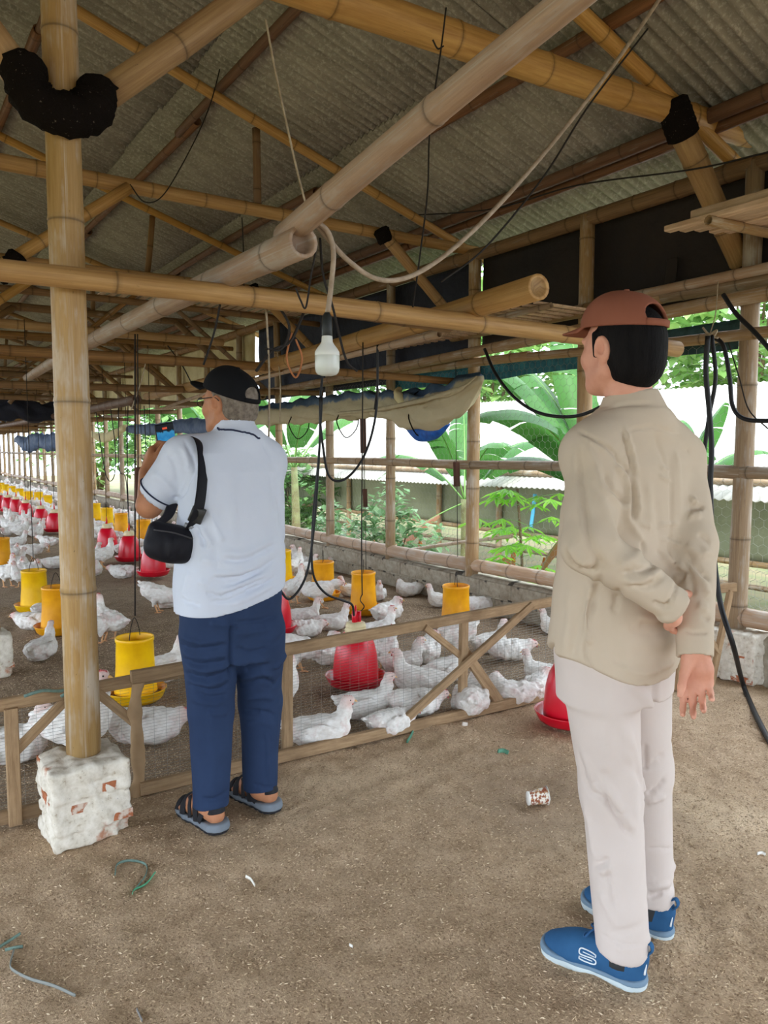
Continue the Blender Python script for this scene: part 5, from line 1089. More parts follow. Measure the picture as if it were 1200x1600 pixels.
for y in (-5.5, 25.5): bam('post', (14.5, y, -1), (14.5, y, 2.2), .06, .05, BAM_W, NB, n=6)
hexwire('coop_wire', 8.47, 2, 18, -.95, 0.0, .12, .0022, NB)
BRN = plain('brown_feathers', C(206, 134, 66), C(166, 96, 44), .9, 8)
for i, (px, py) in enumerate(((662, 858), (672, 868), (793, 878), (846, 893), (552, 845), (590, 850))):
    v = ax(px, py + 8, 8.85); o = bpy.data.objects.new('brown_hen', CH['stand'].data); COL.objects.link(o); o.location = (v[0], v[1], -1.02); o.rotation_euler = (0, 0, i * 1.7); o.material_slots[0].link = 'OBJECT'; o.material_slots[0].material = BRN; o.location.z = v[2] - .1
    tag(o, 'brown hen inside the neighbouring coop', 'hen', 'brown hens next door')
bam('white_pipe', ax(613, 864, 5.2), ax(800, 838, 5.2), .02, .02, BAM_P, label='pale pipe lying slanted outside below the cassava', cat='pipe', n=8)
strand('blue_rope', PX_([(836, 772), (833, 800), (829, 828)], 8.2), .03, plain('blue_rope', C(90, 180, 220), None, .6), 6, label='blue rope tied to the coop post behind the banana plant', cat='rope')
# trees
i = 0
for (x, y, z, r, n, sz, m) in ((21, -1, 4.6, (4, 5, 3.8), 4200, .5, LT), (20, 6, 4.4, (3.6, 4.5, 3.2), 3600, .5, LT), (23, 14, 5, (4, 5, 4), 3600, .55, LT), (20, 23, 4.5, (4, 5, 4), 3400, .55, LT), (24, 33, 5, (5, 6, 5), 3400, .6, LD), (11, 33, 2.2, (3, 5, 3), 2800, .45, LD), (10, 43, 3, (4, 6, 4), 2800, .5, LT), (9, 24, 1.2, (1.6, 3.5, 2.0), 2400, .3, LT), (8.2, 16.3, .3, (.9, 2.0, 1.2), 1500, .22, LD)):
    i += 1; shrub(x, y, -1, r, n, sz, m, ('broad tree rising beyond the pale roof at right', 'tree beyond the pale roof behind the brown cap', 'tree beyond the pale roof in the middle bays', 'tree beyond the coop behind the tarp', 'tall dark tree far down the yard', 'bushy tree outside the far bays', 'tree closing the view at the far end of the yard', 'bush outside the bays right of the left post', 'low bush beside the coop near the phone')[i - 1], 30 + i, 'leafy_tree', 'tree', z)
# ------------------------------------------------------------------ people
A_ = lambda *q: np.array(q, float)
def skin_mat(name, c, c2):
    t = NT(name); p = t.pos('Object'); a = t.noise(p, 14, 4); col = t.mix(t.step(a, .35, .65), c, c2); t.b.inputs['Subsurface Weight'].default_value = .08; t.b.inputs['Subsurface Radius'].default_value = (.012, .005, .003)
    return t.out(col, .55, t.noise(p, 220, 3), .12, .001, .3)
SK1 = skin_mat('skin_warm', C(220, 164, 140), C(206, 146, 122)); SK2 = skin_mat('skin_tanned', C(188, 132, 98), C(170, 116, 84))
def cloth(name, c, c2, rough=.85, scale=4, weave=700, bs=.15):
    t = NT(name); p = t.pos('Object'); return t.out(t.mix(t.step(t.noise(p, scale, 4), .3, .7), c, c2), rough, t.math('ADD', t.math('MULTIPLY', t.noise(p, weave, 2), .35), t.noise(p, 26, 4)), bs, .004, .12)
def hand(s, w, d, n, th, sc=1., curl=((.3, .4, .3),) * 4, spread=.07, tdir=(.75, .6, .35), tcurl=.35, k=.005):
    w, d, n, th = map(lambda q: np.array(q, float), (w, d, n, th)); d = nrm(d); n = nrm(n - d * (n @ d)); th = nrm(th - d * (th @ d) - n * (th @ n)); tips = []
    for i, (off, kl, ln) in enumerate(((.031, .088, (.043, .026, .021)), (.0105, .092, (.047, .030, .022)), (-.0105, .088, (.043, .028, .021)), (-.030, .079, (.033, .021, .019)))):
        kn = w + d * kl * sc + th * off * sc - n * .002; r0 = (.0098, .0098, .0094, .0084)[i] * sc
        s.cone(w + th * off * .6 * sc + d * .006, kn, .0155 * sc, .0118 * sc, .014)
        a = 0; p = kn; dd = nrm(d + th * spread * (1.2, .35, -.45, -1.3)[i])
        for j in range(3):
            a += curl[i][j]; q = p + (dd * cos(a) + n * sin(a)) * ln[j] * sc; s.cone(p, q, r0 * (1 - .09 * j), r0 * (1 - .09 * (j + 1)), k if j else .008); p = q
        tips.append(p)
    s.ell(w + d * .045 * sc + n * .006 * sc - th * .018 * sc, A_(.016, .016, .03) * sc if 0 else A_(.018, .018, .018) * sc, None, .02)
    b = w + d * .018 * sc + th * .020 * sc + n * .006 * sc; t1 = nrm(th * tdir[0] + d * tdir[1] + n * tdir[2]); q = b + t1 * .044 * sc
    s.cone(b, q, .0185 * sc, .0125 * sc, .014); t2 = nrm(t1 + d * tcurl * 1.4 + n * tcurl * .4); q2 = q + t2 * .033 * sc; s.cone(q, q2, .0122 * sc, .0105 * sc, k); t3 = nrm(t2 + d * tcurl * .5); q3 = q2 + t3 * .023 * sc; s.cone(q2, q3, .0106 * sc, .0082 * sc, k)
    s.bump([w + d * .03 * sc + th * .0 + n * .018, w + d * .075 * sc + th * .026 * sc + n * .016], -.0022, .004); s.bump([w + d * .07 * sc - th * .034 * sc + n * .016, w + d * .074 * sc + th * .012 * sc + n * .016], -.002, .0035)
    return tips
def head(s, c, yaw, sc=1.0, old=False):
    """c: middle of the skull; facing +y turned by yaw"""
    R = rotz(yaw); T = lambda *q: np.array(c) + R @ (np.array(q) * sc); S = lambda *q: np.array(q) * sc
    s.ell(T(0, -.012, .02), S(.074, .093, .088), R, .02); s.ell(T(0, .03, -.01), S(.066, .064, .085), R, .03)
    s.ell(T(0, .045, -.06), S(.050, .045, .045), R, .03); s.ell(T(0, .068, -.092), S(.024, .020, .018), R, .02)                # jaw, chin
    for sx in (-1, 1):
        s.cone(T(sx * .060, .0, -.055), T(sx * .022, .068, -.09), .018 * sc, .015 * sc, .025)                                    # jaw line
        s.ell(T(sx * .043, .066, -.025), S(.022, .018, .02), R, .02)                                                            # cheekbone
        s.ell(T(sx * .032, .083, .004), S(.015, .012, .011), R, .006, 's'); s.ell(T(sx * .032, .076, .004), S(.0125, .0125, .0125), R, .002)   # eye socket, eyeball under lids
        s.cone(T(sx * .012, .094, .022), T(sx * .05, .078, .022), .008 * sc, .006 * sc, .012)                                     # brow
        # ear: rim, lobe, hollow
        e = T(sx * .079, -.006, -.008); Re = R @ rotz(sx * -.35)
        s.ell(e, S(.010, .020, .033), Re @ rotx(-.2), .004); s.ell(e + R @ S(sx * .007, .003, .004), S(.007, .011, .019), Re @ rotx(-.2), .003, 's'); s.ell(e + R @ S(-sx * .002, .004, -.030), S(.006, .008, .010), R, .005)
        s.cone(e + R @ S(sx * .004, .014, .010), e + R @ S(sx * .004, .016, -.014), .004 * sc, .005 * sc, .004)
    s.cone(T(0, .088, .008), T(0, .112, -.030), .009 * sc, .0125 * sc, .01); s.ell(T(.010, .100, -.032), S(.009, .010, .008), R, .006); s.ell(T(-.010, .100, -.032), S(.009, .010, .008), R, .006)    # nose
    s.ell(T(0, .088, -.058), S(.024, .012, .0075), R, .006); s.ell(T(0, .085, -.068), S(.020, .012, .008), R, .006); s.bump([T(-.022, .092, -.0625), T(0, .101, -.0625), T(.022, .092, -.0625)], -.003, .003)   # lips
def cap(person, c, yaw, tilt, rx, ry, rz_, mat, brim, brimw, inner, open_=True, label=None, dip=.2):
    R = rotz(yaw) @ rotx(tilt); s = SDF((-rx - .03, -ry - .03, -.03), (rx + .03, ry + .03, rz_ + .03), .0036)
    s.ell((0, 0, 0), (rx, ry, rz_), None, 0); s.ell((0, .03, .02), (rx * .86, ry * .66, rz_ * .78), None, .02)
    for a in (0, pi / 3, 2 * pi / 3):
        P = [(rx * 1.0 * sin(a) * cos(t), ry * 1.0 * cos(a) * cos(t), rz_ * sin(t)) for t in np.linspace(0, pi, 15)]; s.bump(P, -.0009, .003)
    s.shell(.009)
    if open_: s.ell((0, -ry, .030), (.044, .05, .030), None, .003, 's')
    s.cut((0, 0, 0), (0, 0, -1)); V, Fq = s.mesh(); cp = mk('cap', V @ R.T + c, Fq, mat, person, label=label)
    V = []; n = 17; m = 8
    for i in range(n):
        a = -1.02 + 2.04 * i / (n - 1); ex, ey = rx * .985 * sin(a), ry * .985 * cos(a)
        for j in range(m):
            q = j / (m - 1); f = q * brim * (cos(a * 1.35) ** .7 if abs(a * 1.35) < 1.55 else 0); x = ex * (1 + q * (brimw - 1) * .6); V.append((x, ey + f, .004 - f * dip - (x / rx) ** 2 * .016 * q))
    V = np.array(V); Fc = [(i * m + j, i * m + j + 1, (i + 1) * m + j + 1, (i + 1) * m + j) for i in range(n - 1) for j in range(m - 1)]
    b = mk('brim', V @ R.T + c, Fc, mat, cp); md = b.modifiers.new('t', 'SOLIDIFY'); md.thickness = .0045; md.offset = 0
    V, Fc = lathe([(0, .006), (.006, .005), (.0075, .001), (.007, -.004)], 12); mk('button', (np.array(V) + (0, 0, rz_)) @ R.T + c, Fc, mat, cp)
    if open_:
        V = []
        for i in range(15):
            a = pi + (-.52 + 1.04 * i / 14)
            for z in (.001, .017): V.append((rx * 1.0 * sin(a), ry * cos(a) * (1.0 + .002), z))
        Fc = [(2 * i, 2 * i + 1, 2 * i + 3, 2 * i + 2) for i in range(14)]; st = mk('strap', np.array(V) @ R.T + c, Fc, mat, cp); md = st.modifiers.new('t', 'SOLIDIFY'); md.thickness = .004; md.offset = 0
    return cp
def creases(s, L):
    for P, A, w in L: A *= 1.7; s.bump(spline(P, 4) if len(P) > 2 else P, A, w)

# ====================================================== the man in tan (right)
R_ = empty('person', (1.62, 1.30, 0), 'person in tan shirt, beige trousers, brown cap and blue shoes, hands joined behind the back', 'person')
hc = A_(1.556, 1.288, 1.600); neck = A_(1.588, 1.272, 1.44)
shL, elL, wrL = A_(1.462, 1.285, 1.345), A_(1.352, 1.200, 1.130), A_(1.500, 1.085, 1.000)
shR, elR, wrR = A_(1.762, 1.270, 1.325), A_(1.690, 1.165, 1.115), A_(1.612, 1.095, .880)
hipL, knL, anL = A_(1.500, 1.290, .88), A_(1.528, 1.262, .48), A_(1.520, 1.215, .085)
hipR, knR, anR = A_(1.660, 1.310, .88), A_(1.738, 1.330, .47), A_(1.752, 1.302, .085)
heL, toL, heR, toR = A_(1.546, 1.152, 0), A_(1.450, 1.418, 0), A_(1.768, 1.238, 0), A_(1.708, 1.508, 0)
s = SDF((1.20, .98, .0), (1.95, 1.62, 1.76), .0042)
s.loft([(.84, 1.575, 1.295, .145, .10, 0), (1.0, 1.58, 1.295, .13, .09, 0), (1.2, 1.595, 1.285, .15, .095, 0), (1.34, 1.60, 1.28, .15, .085, 0), (1.40, 1.60, 1.28, .10, .07, 0)], .02)
s.cone(neck - (0, 0, .05), (hc[0] + .004, hc[1] - .012, hc[2] - .05), .060, .054, .03); head(s, hc, 0.02)
for a, b, c, w in ((shL, elL, wrL, 0), (shR, elR, wrR, 0)): s.limb([a, b, c], [.044, .036, .026], .02)
for a, b, c in ((hipL, knL, anL), (hipR, knR, anR)): s.limb([a, b, c], [.068, .048, .034], .02)
for h, t_, an in ((heL, toL, anL), (heR, toR, anR)): s.limb([h * .8 + t_ * .2 + (0, 0, .05), h * .15 + t_ * .85 + (0, 0, .03)], [.03, .024], .02)
# right hand: hangs palm towards the camera, fingers loosely curled
vw = nrm(A_(-.79, -.61, 0)); lf = nrm(A_(-.61, .79, 0))
hand(s, wrR + (.002, -.004, -.012), nrm(A_(.03, -.02, -1)), nrm(vw + (0, 0, -.1)), lf, .90, ((.30, .45, .35), (.42, .55, .4), (.52, .6, .45), (.6, .65, .5)), .08, (.30, .85, .5), .3)
# left hand: folds round the right forearm
hand(s, wrL + (.012, .002, -.006), nrm(A_(.62, .50, -.42)), nrm(A_(.55, -.75, -.1)), nrm(A_(.3, .2, .9)), .98, ((.35, .55, .5),) * 4, .02, (.5, .7, .3), .3)
V, Fq = s.mesh(); mk('body', V, Fq, SK1, R_, label='bare skin: neck, face, ears and hands')
# hair
s = SDF(hc - (.13, .15, .16), hc + (.13, .15, .14), .004); s.ell(hc + (0, -.022, .012), (.083, .094, .094), None, 0); s.ell(hc + (0, -.048, -.045), (.068, .060, .062), None, .03)
s.ell(hc + (0, .095, -.05), (.14, .088, .105), None, .008, 's')
for sx in (-1, 1): s.ell(hc + (sx * .085, -.004, -.012), (.022, .026, .036), None, .006, 's'); s.cone(hc + (sx * .074, .022, .03), hc + (sx * .073, .022, -.022), .008, .004, .01)
s.cut(hc + (0, -.06, -.098), (0, .35, -1))
rs = np.random.RandomState(6)
for i in range(46):
    a = rs.uniform(1.9, 4.4) if i < 40 else rs.uniform(0, 6.28); x, y = .088 * sin(a), .112 * cos(a) - .02; z0 = hc[2] + .05; s.bump([(hc[0] + x * .96, hc[1] + y * .9, z0), (hc[0] + x * 1.0, hc[1] + y, hc[2] - .02), (hc[0] + x * .78 + rs.uniform(-.006, .006), hc[1] + y * .88, hc[2] - .105)], rs.choice([.0012, -.0022]), .004)
V, Fq = s.mesh(); HAIR = plain('black_hair', (.006, .0055, .006), (.012, .011, .011), .7, 30, .8, 180, sx=(1, 1, .12), spec=.06); mk('hair', V, Fq, HAIR, R_)
CAPB = cloth('brown_cap_cloth', C(146, 92, 73), C(135, 83, 65)); cap(R_, hc + (0, -.004, .046), .03, radians(4), .0875, .112, .090, CAPB, .072, 1.05, hc, dip=.16)
# shirt
SH1 = cloth('tan_shirt_cloth', C(198, 183, 164), C(189, 174, 154)); h = .0052
s = SDF((1.20, .98, .70), (1.96, 1.60, 1.52), h)
s.loft([(.74, 1.565, 1.298, .186, .132, 0), (.90, 1.570, 1.297, .186, .132, 0), (1.05, 1.580, 1.293, .182, .125, 0), (1.20, 1.592, 1.285, .190, .122, 0), (1.31, 1.600, 1.278, .178, .110, 0), (1.37, 1.602, 1.275, .140, .092, 0), (1.43, 1.598, 1.276, .092, .074, 0)], .0)
s.limb([shL + (.05, 0, .02), shL], [.066, .066], .05); s.limb([shR - (.05, 0, -.02), shR], [.066, .066], .05)
s.limb([shL, elL], [.068, .059], .028); s.cone(elL, wrL * .82 + elL * .18, .059, .047, .02); s.cone(wrL * .80 + elL * .20, wrL + (wrL - elL) * .10, .046, .0425, .004, flat=True); s.cone(wrL + (wrL - elL) * .03, wrL + (wrL - elL) * .4, .032, .032, .002, 's')
s.limb([shR, elR], [.066, .057], .024); s.cone(elR, wrR * .72 + elR * .28, .057, .046, .02); s.cone(wrR * .72 + elR * .28, wrR + (wrR - elR) * .10, .0415, .0435, .004, flat=True); s.cone(wrR + (wrR - elR) * .03, wrR + (wrR - elR) * .4, .032, .032, .002, 's')
for w, e in ((wrL, elL), (wrR, elR)): s.bump([w * .74 + e * .26 + A_(1, 0, 0) * .05, w * .74 + e * .26 - A_(1, 0, 0) * .05], -.002, .006)
s.cone(neck + (0, .0, -.02), neck + (-.15, .01, -.10), .07, .06, .04); s.cone(neck + (0, .0, -.02), neck + (.15, -.01, -.115), .07, .06, .04); s.cone(neck + (0, .0, -.03), neck + (-.006, .008, .048), .078, .064, .035, flat=True)                       # stand collar
s.limb([neck + (-.006, .01, .02), neck + (-.010, .02, .09)], [.056, .056], .004, 's')
# curved shirt tail
X, Y, Z = s.ax[0].reshape(-1, 1, 1), s.ax[1].reshape(1, -1, 1), s.ax[2].reshape(1, 1, -1); lat = (X - 1.565) / .186
hem = .775 + .075 * np.abs(lat) ** 2.2 + .03 * (Y > 1.33); s.v = np.maximum(s.v, (hem - Z).astype(np.float32) * .85)
bk = lambda x, z, o=0.: A_(x, 1.293 - .126 * sqrt(max(.05, 1 - ((x - 1.59) / .2) ** 2)) + o, z)
creases(s, [([bk(1.60, 1.335), bk(1.60, 1.22), bk(1.605, 1.10)], -.005, .007), ([bk(1.628, 1.335), bk(1.63, 1.2)], .004, .010),
    ([bk(1.45, 1.335), bk(1.55, 1.350), bk(1.66, 1.348), bk(1.76, 1.325)], -.0025, .004),                                       # yoke seam
    ([bk(1.50, 1.0, -.005), bk(1.60, .985), bk(1.72, 1.03)], .005, .015), ([bk(1.52, .93), bk(1.64, .915), bk(1.74, .95)], -.005, .014), ([bk(1.48, .88), bk(1.58, .86), bk(1.72, .90)], .004, .016), ([bk(1.66, 1.12), bk(1.72, 1.10)], -.004, .008), ([bk(1.65, 1.17), bk(1.73, 1.16)], .003, .008),
    ([A_(1.40, 1.20, 1.02), A_(1.42, 1.19, .92), A_(1.45, 1.18, .84)], -.007, .012), ([A_(1.385, 1.24, 1.04), A_(1.388, 1.23, .90)], .006, .014), ([A_(1.39, 1.25, 1.0), A_(1.38, 1.27, .86)], -.005, .010)])
s.noise(.0016, 22, 5)
V, Fq = s.mesh(); K = lambda L: [(850 + x / 3.2, 600 + y / 3.2) for x, y in L]
V = sculpt(V, Fq, [(K(L), A, w) for L, A, w in (
    ([(175, 235), (235, 270), (330, 330), (390, 420), (405, 560)], -.0045, .005), ([(190, 255), (240, 290), (320, 350)], .003, .006), ([(365, 400), (412, 500), (418, 640)], .008, .008), ([(392, 390), (440, 480), (450, 600), (452, 690)], -.009, .007), ([(410, 420), (465, 540), (470, 700)], .006, .009),
    ([(390, 225), (420, 330), (450, 460)], -.006, .0045), ([(405, 225), (440, 330), (470, 450)], .004, .007), ([(545, 260), (600, 380), (620, 430)], -.003, .008), ([(205, 270), (250, 400), (290, 520), (390, 605)], .006, .012), ([(180, 330), (195, 560), (235, 800), (310, 930)], -.006, .009), ([(160, 300), (170, 560), (205, 800)], .005, .010),
    ([(300, 440), (350, 540), (410, 600)], -.006, .008), ([(395, 585), (430, 690), (500, 790)], .006, .009), ([(260, 520), (330, 700), (370, 820)], .004, .016), ([(480, 780), (510, 850), (560, 900)], -.006, .007), ([(500, 800), (440, 880), (360, 900)], .005, .012), ([(560, 900), (470, 935), (390, 940)], -.007, .007), ([(590, 930), (480, 985), (400, 985)], .006, .009), ([(600, 960), (520, 1010), (420, 1010)], -.006, .007), ([(640, 1090), (600, 1115), (540, 1085)], -.006, .006),
    ([(665, 975), (648, 1050), (610, 1112), (580, 1098)], -.004, .004), ([(725, 622), (760, 612), (800, 614)], -.008, .007), ([(730, 580), (770, 590)], .006, .010), ([(720, 660), (790, 650)], .006, .010), ([(712, 850), (760, 920), (830, 985)], -.008, .008), ([(715, 800), (770, 850), (830, 830)], .006, .012), ([(700, 880), (742, 990), (748, 1085)], -.006, .007), ([(725, 890), (790, 990), (825, 1060)], .006, .010), ([(770, 750), (830, 790)], -.005, .008), ([(690, 1232), (760, 1240), (830, 1240)], -.004, .004), ([(800, 1180), (830, 1170)], -.005, .007), ([(760, 1100), (825, 1130)], .004, .010),
    ([(580, 410), (625, 435)], .003, .004), ([(575, 460), (640, 490)], .003, .004), ([(570, 715), (620, 700), (680, 690)], .0035, .004), ([(580, 770), (640, 785), (690, 810)], .004, .004), ([(600, 765), (700, 790)], -.003, .005), ([(475, 690), (540, 720)], .003, .005), ([(560, 560), (575, 700), (600, 860)], -.003, .014), ([(520, 480), (530, 720)], .003, .012), ([(640, 925), (690, 950), (680, 990)], -.009, .009), ([(590, 860), (650, 900), (700, 930)], .006, .012), ([(560, 830), (640, 930)], -.005, .008),
    ([(655, 1165), (560, 1185), (470, 1160)], .004, .009), ([(640, 1230), (540, 1250), (420, 1220)], -.004, .012), ([(660, 1370), (600, 1415), (480, 1445), (330, 1400)], .004, .009), ([(650, 1320), (560, 1340), (440, 1330)], -.003, .012), ([(105, 830), (150, 900), (230, 945), (285, 870)], -.009, .008), ([(120, 800), (165, 870), (220, 910)], .007, .012), ([(285, 950), (245, 1080), (215, 1250)], -.007, .008), ([(265, 960), (225, 1080)], .005, .010), ([(375, 1015), (362, 1080), (352, 1150)], -.006, .008), ([(200, 1240), (210, 1350), (250, 1430)], -.004, .004), ([(130, 1000), (120, 1200), (100, 1350)], .004, .012), ([(300, 130), (400, 104), (545, 92)], -.003, .005), ([(410, 238), (540, 215), (690, 260)], -.002, .004))])
shirt = mk('shirt', V, Fq, SH1, R_)
# trousers
TR1 = cloth('beige_trouser_cloth', C(209, 198, 192), C(202, 190, 183))
s = SDF((1.30, 1.05, .06), (1.92, 1.50, 1.0), .0052)
s.loft([(.72, 1.575, 1.30, .160, .118, 0), (.84, 1.572, 1.298, .165, .118, 0), (.98, 1.575, 1.296, .15, .105, 0)], .0)
s.limb([hipL + (-.005, 0, -.04), knL, anL + (0, -.004, .02)], [.098, .076, .064], .03); s.limb([hipR + (.005, 0, -.04), knR, anR + (0, 0, .02)], [.096, .074, .062], .03)
s.cut((1.6, 1.26, .096), (0, .16, -1))
for an in (anL, anR): s.cone(an + (0, 0, -.08), an + (0, 0, .02), .042, .042, .002, 's')
creases(s, [([knL + (-.07, -.05, .36), knL + (-.075, -.04, .1)], .006, .014), ([knL + (-.02, -.075, .1), knL + (.04, -.07, .02), knL + (.06, -.05, -.06)], -.005, .013), ([knL + (-.06, -.05, .22), knL + (.0, -.09, .12), knL + (.06, -.07, .0)], .005, .014), ([knL + (-.07, -.01, .05), knL + (-.04, -.06, -.02)], -.006, .011), ([knL + (-.06, -.04, -.16), knL + (-.05, -.06, -.26)], .006, .012), ([anL + (-.06, -.03, .08), anL + (.0, -.07, .10)], -.005, .010), ([anL + (-.05, -.04, .045), anL + (.03, -.06, .05)], .005, .009),
    ([knR + (-.05, -.05, .06), knR + (.03, -.06, .10)], -.005, .012), ([knR + (-.04, -.06, -.05), knR + (.05, -.05, -.03)], .005, .011), ([anR + (-.05, -.04, .06), anR + (.04, -.05, .07)], -.005, .010), ([anR + (-.05, -.04, .1), anR + (.04, -.05, .12)], .004, .010), ([A_(1.58, 1.19, .84), A_(1.585, 1.185, .70)], -.010, .010), ([A_(1.50, 1.19, .78), A_(1.57, 1.18, .72)], .006, .012)])
s.noise(.0015, 18, 7); V, Fq = s.mesh(); K = lambda L: [(780 + x / 2.857, 1150 + y / 2.857) for x, y in L]
V = sculpt(V, Fq, [(K(L), A, w) for L, A, w in (([(350, 60), (395, 230), (470, 285), (525, 370)], -.006, .007), ([(370, 60), (425, 200), (500, 280)], .005, .009), ([(425, 170), (520, 350), (590, 455)], -.006, .007), ([(450, 180), (545, 330), (610, 430)], .005, .010), ([(380, 300), (410, 430), (430, 560)], .005, .010), ([(425, 575), (495, 545)], -.006, .006), ([(480, 560), (490, 640), (520, 780)], -.004, .005), ([(455, 640), (500, 628)], -.004, .005), ([(440, 610), (500, 590)], .005, .007), ([(445, 700), (480, 760), (520, 850)], .004, .010),
    ([(650, 275), (700, 235), (740, 190)], -.006, .007), ([(655, 305), (745, 265)], .005, .008), ([(655, 150), (700, 110), (740, 80)], -.004, .010), ([(660, 500), (720, 505), (775, 500)], -.003, .004), ([(665, 725), (710, 705), (765, 690)], -.005, .006), ([(665, 690), (765, 655)], .004, .008), ([(648, 20), (655, 200), (655, 420)], -.006, .006), ([(560, 20), (600, 200), (610, 420)], .004, .014), ([(450, 880), (540, 925), (650, 935)], -.002, .004))])
mk('trousers', V, Fq, TR1, R_)
SOCK = plain('dark_sock', C(58, 60, 62), None, .95)
for an, he, to in ((anL, heL, toL), (anR, heR, toR)):
    V, Fc, uv = tube([an + (0, 0, -.03), an + (0, 0, .0), an + (0, -.002, .05)], [.041, .040, .041], 18); mk('sock', V, Fc, SOCK, R_)
# shoes
BLU = cloth('blue_knit', C(52, 96, 138), C(44, 84, 124), .8, 9, 500, .25); SOLE = plain('pale_foam_sole', C(206, 220, 224), C(190, 202, 206), .7, 12, .2, 60); MIDS = plain('grey_blue_midsole', C(112, 136, 156), None, .6); LACE = plain('blue_lace', C(40, 84, 130), None, .8); WHT = plain('white_print', C(226, 232, 236), None, .5)
def shoe(person, he, to, logo):
    d = to - he; L = np.linalg.norm(d[:2]); d = d / L; yaw = atan2(-d[0], d[1]); k = L / .28; M = lambda V: (np.array(V) * k) @ rotz(yaw).T + np.array(he)
    u = SDF((-.07, -.02, 0), (.07, .30, .14), .0036)
    u.ell((0, .045, .045), (.034, .042, .055), None, .0); u.ell((0, .21, .038), (.043, .062, .032), None, .03); u.cone((0, .08, .05), (0, .17, .045), .038, .042, .03); u.cone((0, .10, .082), (0, .20, .048), .028, .026, .03); u.cone((0, .028, .085), (0, .034, .10), .030, .030, .02); u.cone((0, .095, .09), (0, .07, .075), .026, .03, .02)
    u.cone((0, .058, .075), (0, .062, .16), .030, .036, .006, 's'); u.bump([(-.04, .055, .075), (0, .11, .108), (.04, .055, .075)], .002, .004); u.bump([(-.045, .17, .045), (-.02, .165, .075), (.02, .165, .075), (.045, .17, .045)], -.0012, .004); u.cut((0, 0, .022), (0, 0, -1)); gridv = u
    V, Fq = u.mesh(); sh_ = mk('shoe', M(V), Fq, BLU, person)
    def sole(nm, z0, z1, gr, mt):
        q = SDF((-.08, -.03, -.01), (.08, .31, .06), .0036); q.limb([(0, .040, .02), (0, .10, .02), (.003, .17, .02), (.002, .225, .02), (0, .237, .02)], [.037 + gr, .033 + gr, .042 + gr, .045 + gr, .041 + gr], .01)
        up = np.clip((q.ax[1] - .2) / .08, 0, 1) ** 2 * .012 + np.clip((.06 - q.ax[1]) / .06, 0, 1) * .006; Z = q.ax[2].reshape(1, 1, -1); q.v = np.maximum(q.v, np.maximum(z0 - Z, Z - (z1 + up.reshape(1, -1, 1))).astype(np.float32))
        if nm == 'sole':
            for y in np.arange(.02, .27, .032): q.cone((-.06, y, .0), (.06, y, .0), .0045, .0045, .002, 's')
        V, Fq = q.mesh(); mk(nm, M(V), Fq, mt, sh_)
    sole('sole', 0, .026, .003, SOLE); sole('midsole_band', .02, .031, .0042, MIDS)
    g = Geo()
    for y in (.118, .132, .146, .160): V, Fc, uv = tube(spline([(-.022, y, .096 - (y - .118) * .55), (0, y + .004, .113 - (y - .118) * .62), (.022, y, .096 - (y - .118) * .55)], 4), .0028, 6); g.add(M(V), Fc)
    for sx in (-1, 1): V, Fc, uv = tube(spline([(0, .126, .114), (sx * .02, .132, .122), (sx * .036, .148, .104), (sx * .02, .153, .104), (0, .13, .112)], 4), .0026, 6); g.add(M(V), Fc)
    g.build('laces', LACE, sh_)
    V, Fc, uv = tube(spline([(0, .006, .09), (0, -.010, .112), (0, -.004, .128), (0, .010, .118)], 4), .009, 8, True, .35); mk('heel_tab', M(V), Fc, BLU, sh_)
    V, Fc, uv = tube(spline([(-.012, .004, .05), (-.010, .002, .075), (-.006, .004, .098)], 4), .0028, 6); mk('reflective_strip', M(V), Fc, WHT, sh_)
    if logo:
        def sx_(y, z):
            iy, iz = int(round((y - u.lo[1]) / u.h)), int(round((z - u.lo[2]) / u.h)); col = u.v[:, iy, iz]; i = np.argmax(col < 0); return u.lo[0] + u.h * (i - (0 if i == 0 else col[i] / (col[i] - col[i - 1] + 1e-9)))
        g = Geo(); yc, zc = .138, .058
        def pl(L, r):
            P = spline(L, 5); P3 = [(sx_(yc + a, zc + b) - .0006, yc + a, zc + b) for a, b in P]; V, Fc, uv = tube(P3, r, 6); g.add(M(V), Fc)
        # the mark: a broad letter S drawn as a double line, with a bar through it (toe is +y, read from the outer side)
        w = .021; hgt = .0145
        pl([(-w, hgt * .75), (-w * .2, hgt), (w * .8, hgt), (w * 1.05, hgt * .45), (w * .75, hgt * .02), (-w * .75, -hgt * .02), (-w * 1.05, -hgt * .5), (-w * .75, -hgt), (w * .3, -hgt), (w, -hgt * .75)], .0019)
        pl([(-w * .85, hgt * .35), (w * .6, hgt * .52)], .0013); pl([(-w * .6, -hgt * .5), (w * .85, -hgt * .35)], .0013); pl([(w, -hgt * .75), (w * .95, -hgt * .3)], .0015); pl([(-w, hgt * .75), (-w * .95, hgt * .3)], .0015)
        g.build('logo', WHT, sh_)
shoe(R_, heL, toL, True); shoe(R_, heR, toR, False)

